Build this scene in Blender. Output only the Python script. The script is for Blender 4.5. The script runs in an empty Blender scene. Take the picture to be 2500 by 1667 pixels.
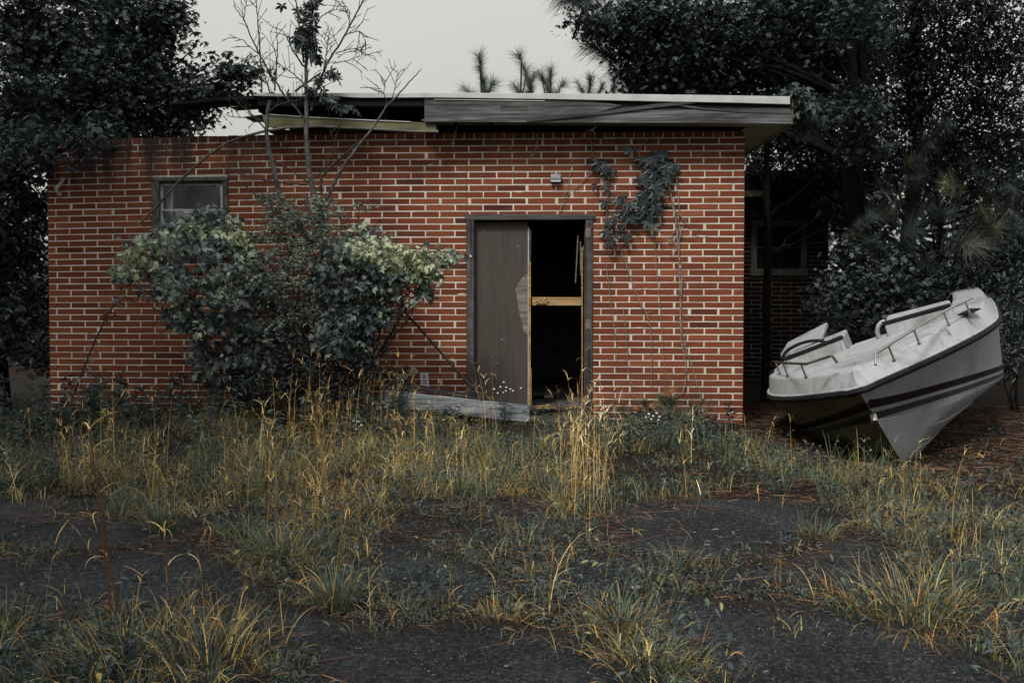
import bpy, math, random
import numpy as np
from math import radians, pi
sc = bpy.context.scene
C = sc.collection
rng = np.random.default_rng(7)
random.seed(7)

# ---------------------------------------------------------------- camera, sky, sun, exposure
F = 2430.6; PITCH = radians(1.8); CX = 1250.0; CY = 766.4; CAMZ = 1.5
cam_d = bpy.data.cameras.new('camera'); cam = bpy.data.objects.new('camera', cam_d); C.objects.link(cam)
cam.location = (0, 0, CAMZ); cam.rotation_euler = (radians(90) - PITCH, 0, 0)
cam_d.sensor_width = 36; cam_d.lens = 35; cam_d.shift_y = (CY - 833.5) / 2500
cam_d.clip_start = 0.05; cam_d.clip_end = 2000
sc.camera = cam
sc.render.resolution_x = 1024; sc.render.resolution_y = 682
sc.view_settings.view_transform = 'Standard'; sc.view_settings.look = 'None'
sc.view_settings.exposure = 0.0; sc.view_settings.gamma = 1
sc.render.engine = 'CYCLES'
sc.cycles.use_denoising = True; sc.cycles.denoiser = 'OPENIMAGEDENOISE'; sc.cycles.denoising_prefilter = 'ACCURATE'
sc.cycles.max_bounces = 5; sc.cycles.diffuse_bounces = 3; sc.cycles.glossy_bounces = 2; sc.cycles.transmission_bounces = 4
sc.cycles.transparent_max_bounces = 4
sc.cycles.sample_clamp_indirect = 3

SUN_EL = radians(52); SUN_DIR = np.array([-0.34, -0.62, 0.0]); SUN_DIR[2] = math.tan(SUN_EL) * np.hypot(*SUN_DIR[:2])
SUN_DIR = SUN_DIR / np.linalg.norm(SUN_DIR)
w = bpy.data.worlds.new('World'); sc.world = w; w.use_nodes = True
nt = w.node_tree; nt.nodes.clear()
def nd(t, tp, **k):
    n = t.nodes.new(tp)
    for a, b in k.items(): setattr(n, a, b)
    return n
sky = nd(nt, 'ShaderNodeTexSky', sky_type='NISHITA', sun_disc=False, sun_elevation=SUN_EL,
         sun_rotation=math.atan2(SUN_DIR[0], SUN_DIR[1]), air_density=1.0, dust_density=6.0)
hs = nd(nt, 'ShaderNodeHueSaturation'); hs.inputs['Saturation'].default_value = 0.15
bg1 = nd(nt, 'ShaderNodeBackground'); bg1.inputs[1].default_value = 0.05
tc = nd(nt, 'ShaderNodeTexCoord'); sx = nd(nt, 'ShaderNodeSeparateXYZ')
rp = nd(nt, 'ShaderNodeValToRGB')
el = rp.color_ramp.elements
el[0].position = 0.0; el[0].color = (0.30, 0.315, 0.32, 1)
el[1].position = 1.0; el[1].color = (1.12, 1.16, 1.2, 1)
e = el.new(0.06); e.color = (0.345, 0.345, 0.305, 1)
e = el.new(0.30); e.color = (0.42, 0.42, 0.378, 1)
e = el.new(0.52); e.color = (0.78, 0.80, 0.82, 1)
ns_ = nd(nt, 'ShaderNodeTexNoise'); ns_.inputs['Scale'].default_value = 2.2; ns_.inputs['Detail'].default_value = 4
mr_ = nd(nt, 'ShaderNodeMapRange'); mr_.inputs['To Min'].default_value = .98; mr_.inputs['To Max'].default_value = 1.2
mx_ = nd(nt, 'ShaderNodeMix', data_type='RGBA', blend_type='MULTIPLY'); mx_.inputs[0].default_value = 1
bg2 = nd(nt, 'ShaderNodeBackground'); bg2.inputs[1].default_value = 1.14
ad = nd(nt, 'ShaderNodeAddShader'); wo = nd(nt, 'ShaderNodeOutputWorld')
L = nt.links.new
L(sky.outputs[0], hs.inputs['Color']); L(hs.outputs[0], bg1.inputs[0])
L(tc.outputs['Generated'], sx.inputs[0]); L(sx.outputs[2], rp.inputs[0])
L(tc.outputs['Generated'], ns_.inputs['Vector']); L(ns_.outputs[0], mr_.inputs[0])
L(rp.outputs[0], mx_.inputs[6]); L(mr_.outputs[0], mx_.inputs[7]); L(mx_.outputs[2], bg2.inputs[0])
L(bg1.outputs[0], ad.inputs[0]); L(bg2.outputs[0], ad.inputs[1]); L(ad.outputs[0], wo.inputs[0])
sd = bpy.data.lights.new('sun', 'SUN'); sd.energy = 2.9; sd.angle = radians(10); sd.color = (1.0, 0.95, 0.87)
so = bpy.data.objects.new('sun', sd); C.objects.link(so); so.location = (-8, -14, 20)
from mathutils import Vector
so.rotation_euler = Vector(SUN_DIR).to_track_quat('Z', 'Y').to_euler()

# ---------------------------------------------------------------- photo geometry helpers (source pixels 2500 x 1667)
def ray(px, py):
    xc = (px - CX) / F; yc = -(py - CY) / F
    d = np.array([xc, math.cos(PITCH) + yc * math.sin(PITCH), -math.sin(PITCH) + yc * math.cos(PITCH)])
    return d / d[1]
def at(px, py, Y):
    return np.array([0, 0, CAMZ]) + ray(px, py) * Y
def gp(px, py, z=0.0):
    r = ray(px, py); t = (z - CAMZ) / r[2]
    return np.array([0, 0, CAMZ]) + r * t
K = 2500 / 2352.0
def D(x, y): return (x * K, y * K)
def gd(x, y, z=0.0): return gp(x * K, y * K, z)
def proj(P):
    P = np.atleast_2d(P) - np.array([0, 0, CAMZ])
    fw = P[:, 1] * math.cos(PITCH) - P[:, 2] * math.sin(PITCH); up = P[:, 1] * math.sin(PITCH) + P[:, 2] * math.cos(PITCH)
    return np.stack([CX + F * P[:, 0] / fw, CY - F * up / fw], 1)
WO = np.array([2.398, 10.3, 0.0]); WANG = -0.0476; WLEN = 7.362
WX = np.array([math.cos(WANG), math.sin(WANG), 0]); WY = np.array([-math.sin(WANG), math.cos(WANG), 0])
def wl(px, py, off=0.0):            # picture point -> (u, z) on the plane parallel to the front wall
    r = ray(px, py); o = np.array([0, 0, CAMZ])
    t = ((WO + WY * off - o) @ WY) / (r @ WY)
    p = o + r * t - WO
    return float(p @ WX), float(p[2])
def wp(u, y, z): return WO + WX * u + WY * y + np.array([0, 0, z])

# ---------------------------------------------------------------- noise
def vnoise(x, y, seed=0):
    xi = np.floor(x).astype(np.int64); yi = np.floor(y).astype(np.int64); fx = x - xi; fy = y - yi
    fx = fx * fx * (3 - 2 * fx); fy = fy * fy * (3 - 2 * fy)
    def h(a, b):
        n = (a * 374761393 + b * 668265263 + seed * 974711) & 0x7fffffff
        n = ((n ^ (n >> 13)) * 1274126177) & 0x7fffffff
        return ((n ^ (n >> 16)) & 0xffff) / 65535.0
    return (h(xi, yi) * (1 - fx) + h(xi + 1, yi) * fx) * (1 - fy) + (h(xi, yi + 1) * (1 - fx) + h(xi + 1, yi + 1) * fx) * fy
def fbm(x, y, seed=0, o=4):
    s = 0; a = 0.5
    for i in range(o):
        s = s + a * vnoise(x * 2 ** i, y * 2 ** i, seed + i); a *= 0.5
    return s
def sstep(a, b, x): t = np.clip((x - a) / (b - a), 0, 1); return t * t * (3 - 2 * t)

# ---------------------------------------------------------------- mesh accumulator
class Geo:
    def __init__(s): s.V = []; s.Lp = []; s.S = []; s.M = []; s.T = []; s.n = 0
    def add(s, V, F_, m=0, t=0.5):
        V = np.asarray(V, float).reshape(-1, 3)
        if isinstance(F_, np.ndarray):
            s.Lp.append(F_.reshape(-1) + s.n); s.S.append(np.full(len(F_), F_.shape[1])); k = len(F_)
        else:
            s.Lp.append(np.concatenate([np.asarray(f, int) for f in F_]) + s.n); s.S.append(np.array([len(f) for f in F_])); k = len(F_)
        s.M.append(np.broadcast_to(np.asarray(m, int), (k,)).copy()); s.T.append(np.broadcast_to(np.asarray(t, float), (len(V),)).copy())
        s.V.append(V); s.n += len(V)
    def inst(s, TV, TF, R, pos, size, m=0, t=None):
        n = len(pos); k = len(TV)
        if n == 0: return
        V = np.einsum('nij,kj->nki', R, TV) * np.asarray(size).reshape(-1, 1, 1) + pos[:, None, :]
        fl = np.concatenate([np.asarray(f, int) for f in TF]); fs = np.array([len(f) for f in TF])
        s.Lp.append((fl[None] + (np.arange(n) * k)[:, None] + s.n).reshape(-1)); s.S.append(np.tile(fs, n))
        s.M.append(np.full(n * len(TF), m)); t = np.full(n, 0.5) if t is None else np.asarray(t)
        s.T.append(np.repeat(t, k)); s.V.append(V.reshape(-1, 3)); s.n += n * k
    def box(s, lo, hi, m=0, t=0.5, j=0.0):
        x0, y0, z0 = lo; x1, y1, z1 = hi
        V = np.array([[x0, y0, z0], [x1, y0, z0], [x1, y1, z0], [x0, y1, z0], [x0, y0, z1], [x1, y0, z1], [x1, y1, z1], [x0, y1, z1]], float)
        if j: V = V + rng.normal(0, j, V.shape)
        s.add(V, np.array([[0, 3, 2, 1], [4, 5, 6, 7], [0, 1, 5, 4], [1, 2, 6, 5], [2, 3, 7, 6], [3, 0, 4, 7]]), m, t)
    def beam(s, a, b, w_, h_, up=(0, 0, 1), m=0, t=0.5, seg=1, bend=None):
        a = np.asarray(a, float); b = np.asarray(b, float); d = b - a; d = d / np.linalg.norm(d)
        sd_ = np.cross(d, up); sd_ /= np.linalg.norm(sd_); u = np.cross(sd_, d)
        R = []
        for i in range(seg + 1):
            q = i / seg; c = a + (b - a) * q + (0 if bend is None else bend(q))
            R += [c + sd_ * w_ / 2 * p + u * h_ / 2 * r for p, r in ((-1, -1), (1, -1), (1, 1), (-1, 1))]
        Fc = [(0, 1, 2, 3)] if True else []
        Fc = [(3, 2, 1, 0), tuple(seg * 4 + k for k in range(4))]
        for i in range(seg):
            for k in range(4):
                k2 = (k + 1) % 4; Fc.append((i * 4 + k, i * 4 + k2, i * 4 + 4 + k2, i * 4 + 4 + k))
        s.add(R, Fc, m, t)
    def tube(s, P, r, sides=6, m=0, t=0.5):
        P = np.asarray(P, float); n = len(P); r = np.broadcast_to(np.asarray(r, float), (n,))
        T = np.gradient(P, axis=0); T /= np.linalg.norm(T, axis=1, keepdims=True) + 1e-9
        ref = np.array([0.31, 0.9, 0.2]) if abs(T[:, 1]).mean() < 0.8 else np.array([1., 0, 0.1])
        A = np.cross(T, ref); A /= np.linalg.norm(A, axis=1, keepdims=True) + 1e-9; B = np.cross(T, A)
        th = np.arange(sides) / sides * 2 * pi
        V = P[:, None] + (A[:, None] * np.cos(th)[None, :, None] + B[:, None] * np.sin(th)[None, :, None]) * r[:, None, None]
        i = np.arange(n - 1)[:, None] * sides; k = np.arange(sides)[None]; k2 = (k + 1) % sides
        Q = np.stack([i + k, i + k2, i + sides + k2, i + sides + k], -1).reshape(-1, 4)
        s.add(V.reshape(-1, 3), Q, m, t)
        s.add(V[-1], [tuple(range(sides))], m, t); s.add(V[0], [tuple(range(sides))[::-1]], m, t)
    def xf(s, fn): s.V = [fn(v) for v in s.V]; return s
    def build(s, name, mats, parent=None, smooth=False, loc=None, bevel=0, kind=None):
        me = bpy.data.meshes.new(name); V = np.concatenate(s.V)
        if loc is not None: V = V - np.asarray(loc)
        Lp = np.concatenate(s.Lp).astype(np.int32); S = np.concatenate(s.S)
        me.vertices.add(len(V)); me.vertices.foreach_set('co', V.astype(np.float32).ravel())
        me.loops.add(len(Lp)); me.loops.foreach_set('vertex_index', Lp)
        me.polygons.add(len(S)); me.polygons.foreach_set('loop_start', np.concatenate([[0], np.cumsum(S)[:-1]]).astype(np.int32))
        me.polygons.foreach_set('material_index', np.concatenate(s.M).astype(np.int32))
        me.update(calc_edges=True)
        a = me.attributes.new('tint', 'FLOAT', 'POINT'); a.data.foreach_set('value', np.concatenate(s.T).astype(np.float32))
        me.polygons.foreach_set('use_smooth', np.full(len(S), bool(smooth)))
        for m in (mats if isinstance(mats, (list, tuple)) else [mats]): me.materials.append(m)
        o = bpy.data.objects.new(name, me); C.objects.link(o)
        if loc is not None: o.location = loc
        if parent is not None: o.parent = parent
        if bevel:
            b = o.modifiers.new('bevel', 'BEVEL'); b.width = bevel; b.segments = 2; b.limit_method = 'ANGLE'
        if kind: o['kind'] = kind
        return o
def thing(name, label, cat, loc=(0, 0, 0), rz=0, group=None):
    o = bpy.data.objects.new(name, None); C.objects.link(o); o.location = loc; o.rotation_euler = (0, 0, rz)
    o.empty_display_size = 0.2
    return tag(o, label, cat, group)
def tag(o, label, cat, group=None):
    o['label'] = label; o['category'] = cat
    if group: o['group'] = group
    return o
def struct(o): o['kind'] = 'structure'; return o
def stuff(o, label, cat): o['kind'] = 'stuff'; o['label'] = label; o['category'] = cat; return o

# ---------------------------------------------------------------- materials
def ramp(t, fac, stops):
    r = nd(t, 'ShaderNodeValToRGB'); el = r.color_ramp.elements
    el[0].position = stops[0][0]; el[0].color = (*stops[0][1], 1)
    el[1].position = stops[-1][0]; el[1].color = (*stops[-1][1], 1)
    for p, c in stops[1:-1]:
        e = el.new(p); e.color = (*c, 1)
    t.links.new(fac, r.inputs[0]); return r.outputs[0]
def noise(t, scale, detail=4, rough=0.6, vec=None, sc3=None):
    n = nd(t, 'ShaderNodeTexNoise'); n.inputs['Scale'].default_value = scale; n.inputs['Detail'].default_value = detail; n.inputs['Roughness'].default_value = rough
    c = nd(t, 'ShaderNodeTexCoord'); v = c.outputs['Object']
    if sc3:
        m = nd(t, 'ShaderNodeMapping'); m.inputs['Scale'].default_value = sc3; t.links.new(v, m.inputs[0]); v = m.outputs[0]
    t.links.new(v, n.inputs['Vector']); return n.outputs[0]
def math_(t, op, a, b=None, clamp=False):
    n = nd(t, 'ShaderNodeMath', operation=op, use_clamp=clamp)
    for i, q in enumerate((a, b)):
        if q is None: continue
        if isinstance(q, (int, float)): n.inputs[i].default_value = q
        else: t.links.new(q, n.inputs[i])
    return n.outputs[0]
def mix(t, f, a, b, blend='MIX'):
    n = nd(t, 'ShaderNodeMix', data_type='RGBA', blend_type=blend)
    for i, q in ((0, f), (6, a), (7, b)):
        if isinstance(q, (int, float)): n.inputs[i].default_value = q
        elif isinstance(q, tuple): n.inputs[i].default_value = (*q, 1)
        else: t.links.new(q, n.inputs[i])
    return n.outputs[2]
def attr(t, name='tint'): return nd(t, 'ShaderNodeAttribute', attribute_name=name).outputs['Fac']
def newmat(name):
    m = bpy.data.materials.new(name); m.use_nodes = True; t = m.node_tree; t.nodes.clear()
    o = nd(t, 'ShaderNodeOutputMaterial'); p = nd(t, 'ShaderNodeBsdfPrincipled'); t.links.new(p.outputs[0], o.inputs[0])
    return m, t, p, o
def put(t, p, col=None, rough=0.7, spec=0.3, bump=None, bs=0.3, bd=0.01, metal=0):
    if col is not None:
        if isinstance(col, tuple): p.inputs['Base Color'].default_value = (*col, 1)
        else: t.links.new(col, p.inputs['Base Color'])
    if isinstance(rough, (int, float)): p.inputs['Roughness'].default_value = rough
    else: t.links.new(rough, p.inputs['Roughness'])
    p.inputs['Specular IOR Level'].default_value = spec; p.inputs['Metallic'].default_value = metal
    if bump is not None:
        b = nd(t, 'ShaderNodeBump'); b.inputs['Strength'].default_value = bs; b.inputs['Distance'].default_value = bd
        t.links.new(bump, b.inputs['Height']); t.links.new(b.outputs[0], p.inputs['Normal'])
def leafmat(name, stops, rough=0.5, spec=0.35, trans=0.25, nscale=14):
    m, t, p, o = newmat(name)
    f = math_(t, 'ADD', attr(t), math_(t, 'MULTIPLY', math_(t, 'SUBTRACT', noise(t, nscale, 2), 0.5), 0.25), True)
    c = ramp(t, f, stops); put(t, p, c, rough, spec)
    if trans:
        tr = nd(t, 'ShaderNodeBsdfTranslucent'); t.links.new(c, tr.inputs[0])
        ms = nd(t, 'ShaderNodeMixShader'); ms.inputs[0].default_value = trans
        t.links.new(p.outputs[0], ms.inputs[1]); t.links.new(tr.outputs[0], ms.inputs[2]); t.links.new(ms.outputs[0], o.inputs[0])
    return m
def plainmat(name, a, b, scale=6, rough=0.7, spec=0.3, bs=0.3, metal=0, sc3=None, bd=0.006, lo=0.3, hi=0.7):
    m, t, p, o = newmat(name); n = noise(t, scale, 6, 0.65, sc3=sc3)
    put(t, p, ramp(t, n, [(lo, a), (hi, b)]), rough, spec, n, bs, bd, metal); return m
def woodmat(name, a, b, c, grain=(1.5, 40, 40), rough=0.75, spec=0.25, bs=0.6):
    m, t, p, o = newmat(name)
    n1 = noise(t, 1.0, 8, 0.7, sc3=grain); n2 = noise(t, 1.6, 4, 0.6, sc3=(0.8, 3, 5))
    col = mix(t, ramp(t, n2, [(0.42, (0, 0, 0)), (0.62, (1, 1, 1))]), ramp(t, n1, [(0.38, a), (0.62, b)]), ramp(t, n1, [(0.36, a), (0.64, c)]))
    put(t, p, col, rough, spec, n1, bs, 0.006); return m

# brick: per-brick tint, mottling, and the black mildew that has run down from the coping at the left
m_brick, t, p, o = newmat('red_brick')
n1 = noise(t, 60, 5, 0.7); n2 = noise(t, 1.5, 6, 0.7); n3 = noise(t, 260, 3, 0.6)
base = ramp(t, attr(t), [(0.0, (0.065, 0.019, 0.012)), (0.25, (0.135, 0.036, 0.017)), (0.7, (0.19, 0.053, 0.022)), (1.0, (0.25, 0.085, 0.04))])
base = mix(t, 0.55, base, ramp(t, n1, [(0.25, (0.42, 0.40, 0.38)), (0.5, (0.95, 0.95, 0.95)), (0.78, (1.2, 1.15, 1.1))]), 'MULTIPLY')
tco = nd(t, 'ShaderNodeTexCoord'); sp = nd(t, 'ShaderNodeSeparateXYZ'); t.links.new(tco.outputs['Object'], sp.inputs[0])
def stainfac(t, sp):
    strk = noise(t, 1.0, 5, 0.65, sc3=(5.5, 5.5, 0.8))
    hz = math_(t, 'MULTIPLY', math_(t, 'SUBTRACT', sp.outputs[2], 2.35), 1.5, True)
    hx = math_(t, 'MULTIPLY', math_(t, 'SUBTRACT', -4.6, sp.outputs[0]), 0.55, True)
    a = math_(t, 'MULTIPLY', hz, math_(t, 'ADD', math_(t, 'MULTIPLY', hx, 1.3), 0.34))
    dm = math_(t, 'MULTIPLY', math_(t, 'SUBTRACT', .75, sp.outputs[2]), .7, True); a = math_(t, 'MAXIMUM', a, dm)
    return math_(t, 'MULTIPLY', math_(t, 'MULTIPLY', math_(t, 'SUBTRACT', strk, 0.38), 5.0, True), a, True)
sf = stainfac(t, sp)
base = mix(t, math_(t, 'MULTIPLY', sf, 0.92), base, (0.02, 0.018, 0.017))
grime = math_(t, 'MULTIPLY', math_(t, 'SUBTRACT', n2, 0.52), 2.2, True)
base = mix(t, math_(t, 'MULTIPLY', grime, 0.75), base, (0.055, 0.022, 0.015))
eff = noise(t, 1.0, 6, 0.7, sc3=(3.0, 3.0, 9.0))
base = mix(t, math_(t, 'MULTIPLY', math_(t, 'SUBTRACT', eff, 0.62), 2.0, True), base, (0.36, 0.2, 0.15))
put(t, p, base, 0.85, 0.2, n1, 0.25, 0.003)
m_mortar, t, p, o = newmat('mortar')
n1 = noise(t, 90, 5, 0.7); n2 = noise(t, 1.8, 6, 0.75)
base = ramp(t, n2, [(0.3, (0.40, 0.37, 0.31)), (0.65, (0.68, 0.64, 0.56))])
base = mix(t, 0.5, base, ramp(t, n1, [(0.3, (0.5, 0.5, 0.5)), (0.6, (1.1, 1.1, 1.1))]), 'MULTIPLY')
tco = nd(t, 'ShaderNodeTexCoord'); sp = nd(t, 'ShaderNodeSeparateXYZ'); t.links.new(tco.outputs['Object'], sp.inputs[0])
base = mix(t, math_(t, 'MULTIPLY', stainfac(t, sp), 0.93), base, (0.03, 0.03, 0.028))
put(t, p, base, 0.9, 0.15, n1, 0.2, 0.003)

m_brickdark, t, p, o = newmat('shade_dark_brick'); n1 = noise(t, 40, 5, .7)  # dark brick of the wing; the deep shade there is put into its colour
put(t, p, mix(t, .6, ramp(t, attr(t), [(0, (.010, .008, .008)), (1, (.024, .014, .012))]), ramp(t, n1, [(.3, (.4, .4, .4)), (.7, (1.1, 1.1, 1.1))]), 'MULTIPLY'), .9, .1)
m_mortardark = plainmat('shaded_tan_mortar', (.07, .058, .045), (.20, .17, .13), 5, .9, .1, .2)  # wing mortar, darkened the same way: shade is part of its tan
m_fascia = woodmat('weathered_grey_wood', (0.012, 0.012, 0.013), (0.085, 0.083, 0.084), (0.20, 0.205, 0.215), (1.2, 60, 38))
m_fascia_dark = woodmat('rotten_dark_wood', (0.010, 0.010, 0.011), (0.05, 0.047, 0.045), (0.12, 0.11, 0.105), (1.4, 60, 30))
m_plank = woodmat('silvered_plank_wood', (0.06, 0.065, 0.07), (0.24, 0.26, 0.28), (0.38, 0.40, 0.42), (1.5, 60, 45))
m_doorframe = woodmat('dark_stained_frame_wood', (0.02, 0.018, 0.018), (0.065, 0.06, 0.06), (0.12, 0.11, 0.11), (22, 30, 1.4))
m_headwood = woodmat('dark_stained_lintel_wood', (0.025, 0.022, 0.022), (0.075, 0.07, 0.068), (0.13, 0.12, 0.115), (1.4, 30, 40))
m_veneer = plainmat('brown_door_veneer', (0.050, 0.041, 0.036), (0.073, 0.060, 0.053), 2.5, 0.65, 0.25, 0.05, sc3=(11, 11, .9))
m_core = woodmat('bare_door_core', (0.085, 0.08, 0.07), (0.20, 0.185, 0.165), (0.25, 0.235, 0.21), (2.5, 30, 24), 0.9, 0.1)
m_pine = woodmat('raw_pine_wood', (0.20, 0.11, 0.045), (0.40, 0.24, 0.10), (0.46, 0.30, 0.14), (2.0, 30, 30), 0.7)
m_chip = plainmat('broken_chipboard', (0.22, 0.13, 0.06), (0.5, 0.34, 0.18), 90, 0.9, 0.1, 0.9)
m_flash = plainmat('white_metal_flashing', (0.36, 0.37, 0.36), (0.52, 0.53, 0.52), 3, 0.5, 0.4, 0.1)
m_felt = plainmat('black_roofing_felt', (0.006, 0.006, 0.007), (0.018, 0.018, 0.019), 25, 0.9, 0.1, 0.6)
m_soffit = plainmat('olive_painted_soffit', (0.10, 0.09, 0.05), (0.22, 0.20, 0.12), 5, 0.8, 0.2, 0.3)
m_olive = plainmat('olive_painted_metal', (0.085, 0.082, 0.04), (0.15, 0.145, 0.075), 4, 0.6, 0.3, 0.2, sc3=(1, 8, 8))
m_trim = plainmat('dull_grey_trim_metal', (0.03, 0.03, 0.028), (0.16, 0.155, 0.12), 2.0, 0.6, 0.3, 0.2)
m_winframe = plainmat('weathered_window_wood', (0.035, 0.033, 0.028), (0.14, 0.13, 0.11), 7, 0.8, 0.2, 0.5, sc3=(3, 8, 1.2))
m_sash = plainmat('flaking_white_paint', (0.26, 0.26, 0.25), (0.62, 0.62, 0.60), 16, 0.7, 0.3, 0.4)
m_board = plainmat('pale_blue_grey_boards', (0.22, 0.24, 0.28), (0.46, 0.50, 0.55), 4, 0.8, 0.2, 0.2, sc3=(5, 2, 0.7))
m_dark = plainmat('dark_interior', (0.05, 0.052, 0.055), (0.12, 0.12, 0.12), 6, 0.95, 0.05, 0.3)
m_interior = plainmat('stained_interior_wall', (0.03, 0.03, 0.032), (0.10, 0.10, 0.105), 3, 0.9, 0.1, 0.2)
m_plastic = plainmat('dirty_white_plastic', (0.34, 0.36, 0.36), (0.55, 0.57, 0.57), 12, 0.5, 0.3, 0.2)
m_tan = plainmat('tan_plastic', (0.20, 0.19, 0.13), (0.36, 0.34, 0.25), 12, 0.6, 0.3, 0.3)
m_greymetal = plainmat('grey_enamel_metal', (0.10, 0.11, 0.12), (0.24, 0.25, 0.27), 20, 0.5, 0.4, 0.3)
m_concrete = plainmat('mossy_concrete', (0.02, 0.02, 0.014), (0.085, 0.08, 0.06), 9, 0.95, 0.1, 0.8)
m_rust = plainmat('rusty_metal', (0.06, 0.03, 0.018), (0.30, 0.27, 0.24), 70, 0.7, 0.3, 0.5)
m_bark = plainmat('dark_bark', (0.004, 0.004, 0.004), (0.013, 0.012, 0.012), 14, 0.95, 0.1, 1.0, sc3=(2, 2, 0.5), bd=0.02)
m_barkgrey = plainmat('grey_sapling_bark', (0.022, 0.021, 0.02), (0.15, 0.145, 0.14), 16, 0.9, 0.15, 0.5, sc3=(2, 2, 0.7))
m_twig = plainmat('thin_dark_twig', (0.018, 0.015, 0.014), (0.06, 0.052, 0.047), 20, 0.9, 0.15, 0.3)
m_vine = plainmat('dry_vine_stem', (0.10, 0.08, 0.065), (0.34, 0.30, 0.26), 18, 0.9, 0.15, 0.3)
m_rubber = plainmat('old_rubber', (0.012, 0.012, 0.013), (0.03, 0.03, 0.032), 20, 0.7, 0.3, 0.3)
m_black = plainmat('black_painted_board', (0.008, 0.009, 0.010), (0.022, 0.023, 0.025), 10, 0.6, 0.3, 0.3)

# leaves
m_lf_far = leafmat('shaded_tree_leaf', [(0, (0.022, 0.028, 0.031)), (0.6, (0.046, 0.057, 0.061)), (1, (0.085, 0.10, 0.10))], 0.55, 0.25, 0.1)
m_lf_left = leafmat('broad_maple_leaf', [(0, (0.022, 0.028, 0.031)), (0.6, (0.046, 0.057, 0.060)), (0.95, (0.07, 0.082, 0.068)), (1, (0.11, 0.11, 0.05))], 0.55, 0.25, 0.15)
m_lf_bush = leafmat('shrub_leaf', [(0, (0.03, 0.041, 0.045)), (0.42, (0.09, 0.118, 0.117)), (0.70, (0.19, 0.235, 0.21)), (0.9, (0.29, 0.35, 0.24)), (1, (0.40, 0.44, 0.27))], 0.5, 0.32, 0.2)
m_lf_ivy = leafmat('creeper_leaf', [(0, (0.018, 0.026, 0.029)), (0.7, (0.038, 0.052, 0.054)), (1, (0.08, 0.10, 0.085))], 0.48, 0.35, 0.15)
m_needle = leafmat('pine_needle', [(0, (0.022, 0.03, 0.03)), (0.7, (0.06, 0.078, 0.07)), (1, (0.15, 0.15, 0.08))], 0.5, 0.3, 0.0)
m_needle_seed = leafmat('seedling_needle', [(0, (0.03, 0.05, 0.04)), (0.6, (0.06, 0.085, 0.06)), (0.85, (0.2, 0.17, 0.07)), (1, (0.42, 0.2, 0.09))], 0.5, 0.3, 0.0)
m_green = leafmat('green_grass_blade', [(0, (0.014, 0.023, 0.023)), (0.38, (0.052, 0.080, 0.068)), (0.60, (0.13, 0.168, 0.10)), (0.82, (0.25, 0.25, 0.08)), (1, (0.46, 0.40, 0.12))], 0.5, 0.35, 0.2, 3)
m_straw = leafmat('dry_grass_blade', [(0, (0.09, 0.042, 0.014)), (0.3, (0.31, 0.175, 0.048)), (0.62, (0.62, 0.40, 0.125)), (0.88, (0.84, 0.64, 0.28)), (1, (0.9, 0.78, 0.5))], 0.6, 0.3, 0.2, 3)
m_weed = leafmat('weed_leaf', [(0, (0.022, 0.032, 0.034)), (0.6, (0.05, 0.068, 0.066)), (0.9, (0.11, 0.135, 0.09)), (1, (0.28, 0.26, 0.08))], 0.5, 0.35, 0.15, 5)
m_clover = leafmat('clover_leaf', [(0, (0.03, 0.045, 0.042)), (0.7, (0.085, 0.12, 0.10)), (1, (0.20, 0.23, 0.14))], 0.4, 0.5, 0.15, 5)
m_litter = leafmat('fallen_pine_straw', [(0, (0.035, 0.018, 0.012)), (0.6, (0.10, 0.048, 0.026)), (1, (0.30, 0.17, 0.085))], 0.7, 0.2, 0.0, 5)
m_petal = leafmat('white_petal', [(0, (0.6, 0.6, 0.58)), (1, (0.8, 0.8, 0.78))], 0.6, 0.2, 0.1)
m_yolk = plainmat('yellow_flower_centre', (0.5, 0.36, 0.05), (0.6, 0.45, 0.1), 30)
m_pebble = leafmat('pebble', [(0, (0.05, 0.047, 0.044)), (1, (0.34, 0.30, 0.26))], 0.7, 0.3, 0.0)

# ---------------------------------------------------------------- ground and asphalt
CR = [  # cracks of the pavement, in picture points (2352 wide) of where they run on the ground
    [(-300, 1275), (0, 1265), (200, 1272), (330, 1262), (450, 1240), (640, 1255), (860, 1250), (1000, 1240), (1100, 1262), (1250, 1275), (1400, 1268), (1500, 1280), (1640, 1303), (1780, 1290), (1860, 1262), (1930, 1225), (1990, 1180)],
    [(860, 1190), (960, 1180), (1060, 1205), (1030, 1235), (1000, 1262)],
    [(1060, 1275), (1150, 1300), (1200, 1330), (1235, 1380), (1250, 1425)],
    [(600, 1330), (700, 1390), (790, 1420), (870, 1442), (1000, 1425), (1100, 1410), (1230, 1430), (1330, 1445), (1420, 1410), (1500, 1352), (1600, 1362), (1700, 1380), (1830, 1372), (1950, 1400), (2100, 1430)],
    [(1330, 1445), (1400, 1470), (1480, 1495), (1540, 1540), (1570, 1600), (1600, 1700)],
    [(1330, 1180), (1350, 1240), (1380, 1268)],
    [(1560, 1300), (1540, 1330), (1500, 1352)],
    [(450, 1240), (560, 1300), (600, 1330)], [(0, 1440), (200, 1425), (400, 1420), (560, 1470), (620, 1530), (700, 1600)],
    [(2000, 1180), (2100, 1300), (2130, 1420), (2260, 1500), (2400, 1560)],
]
crl = [np.array([gd(x, y)[:2] for x, y in c]) for c in CR]
crw = [c + 0 for c in crl]
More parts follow.
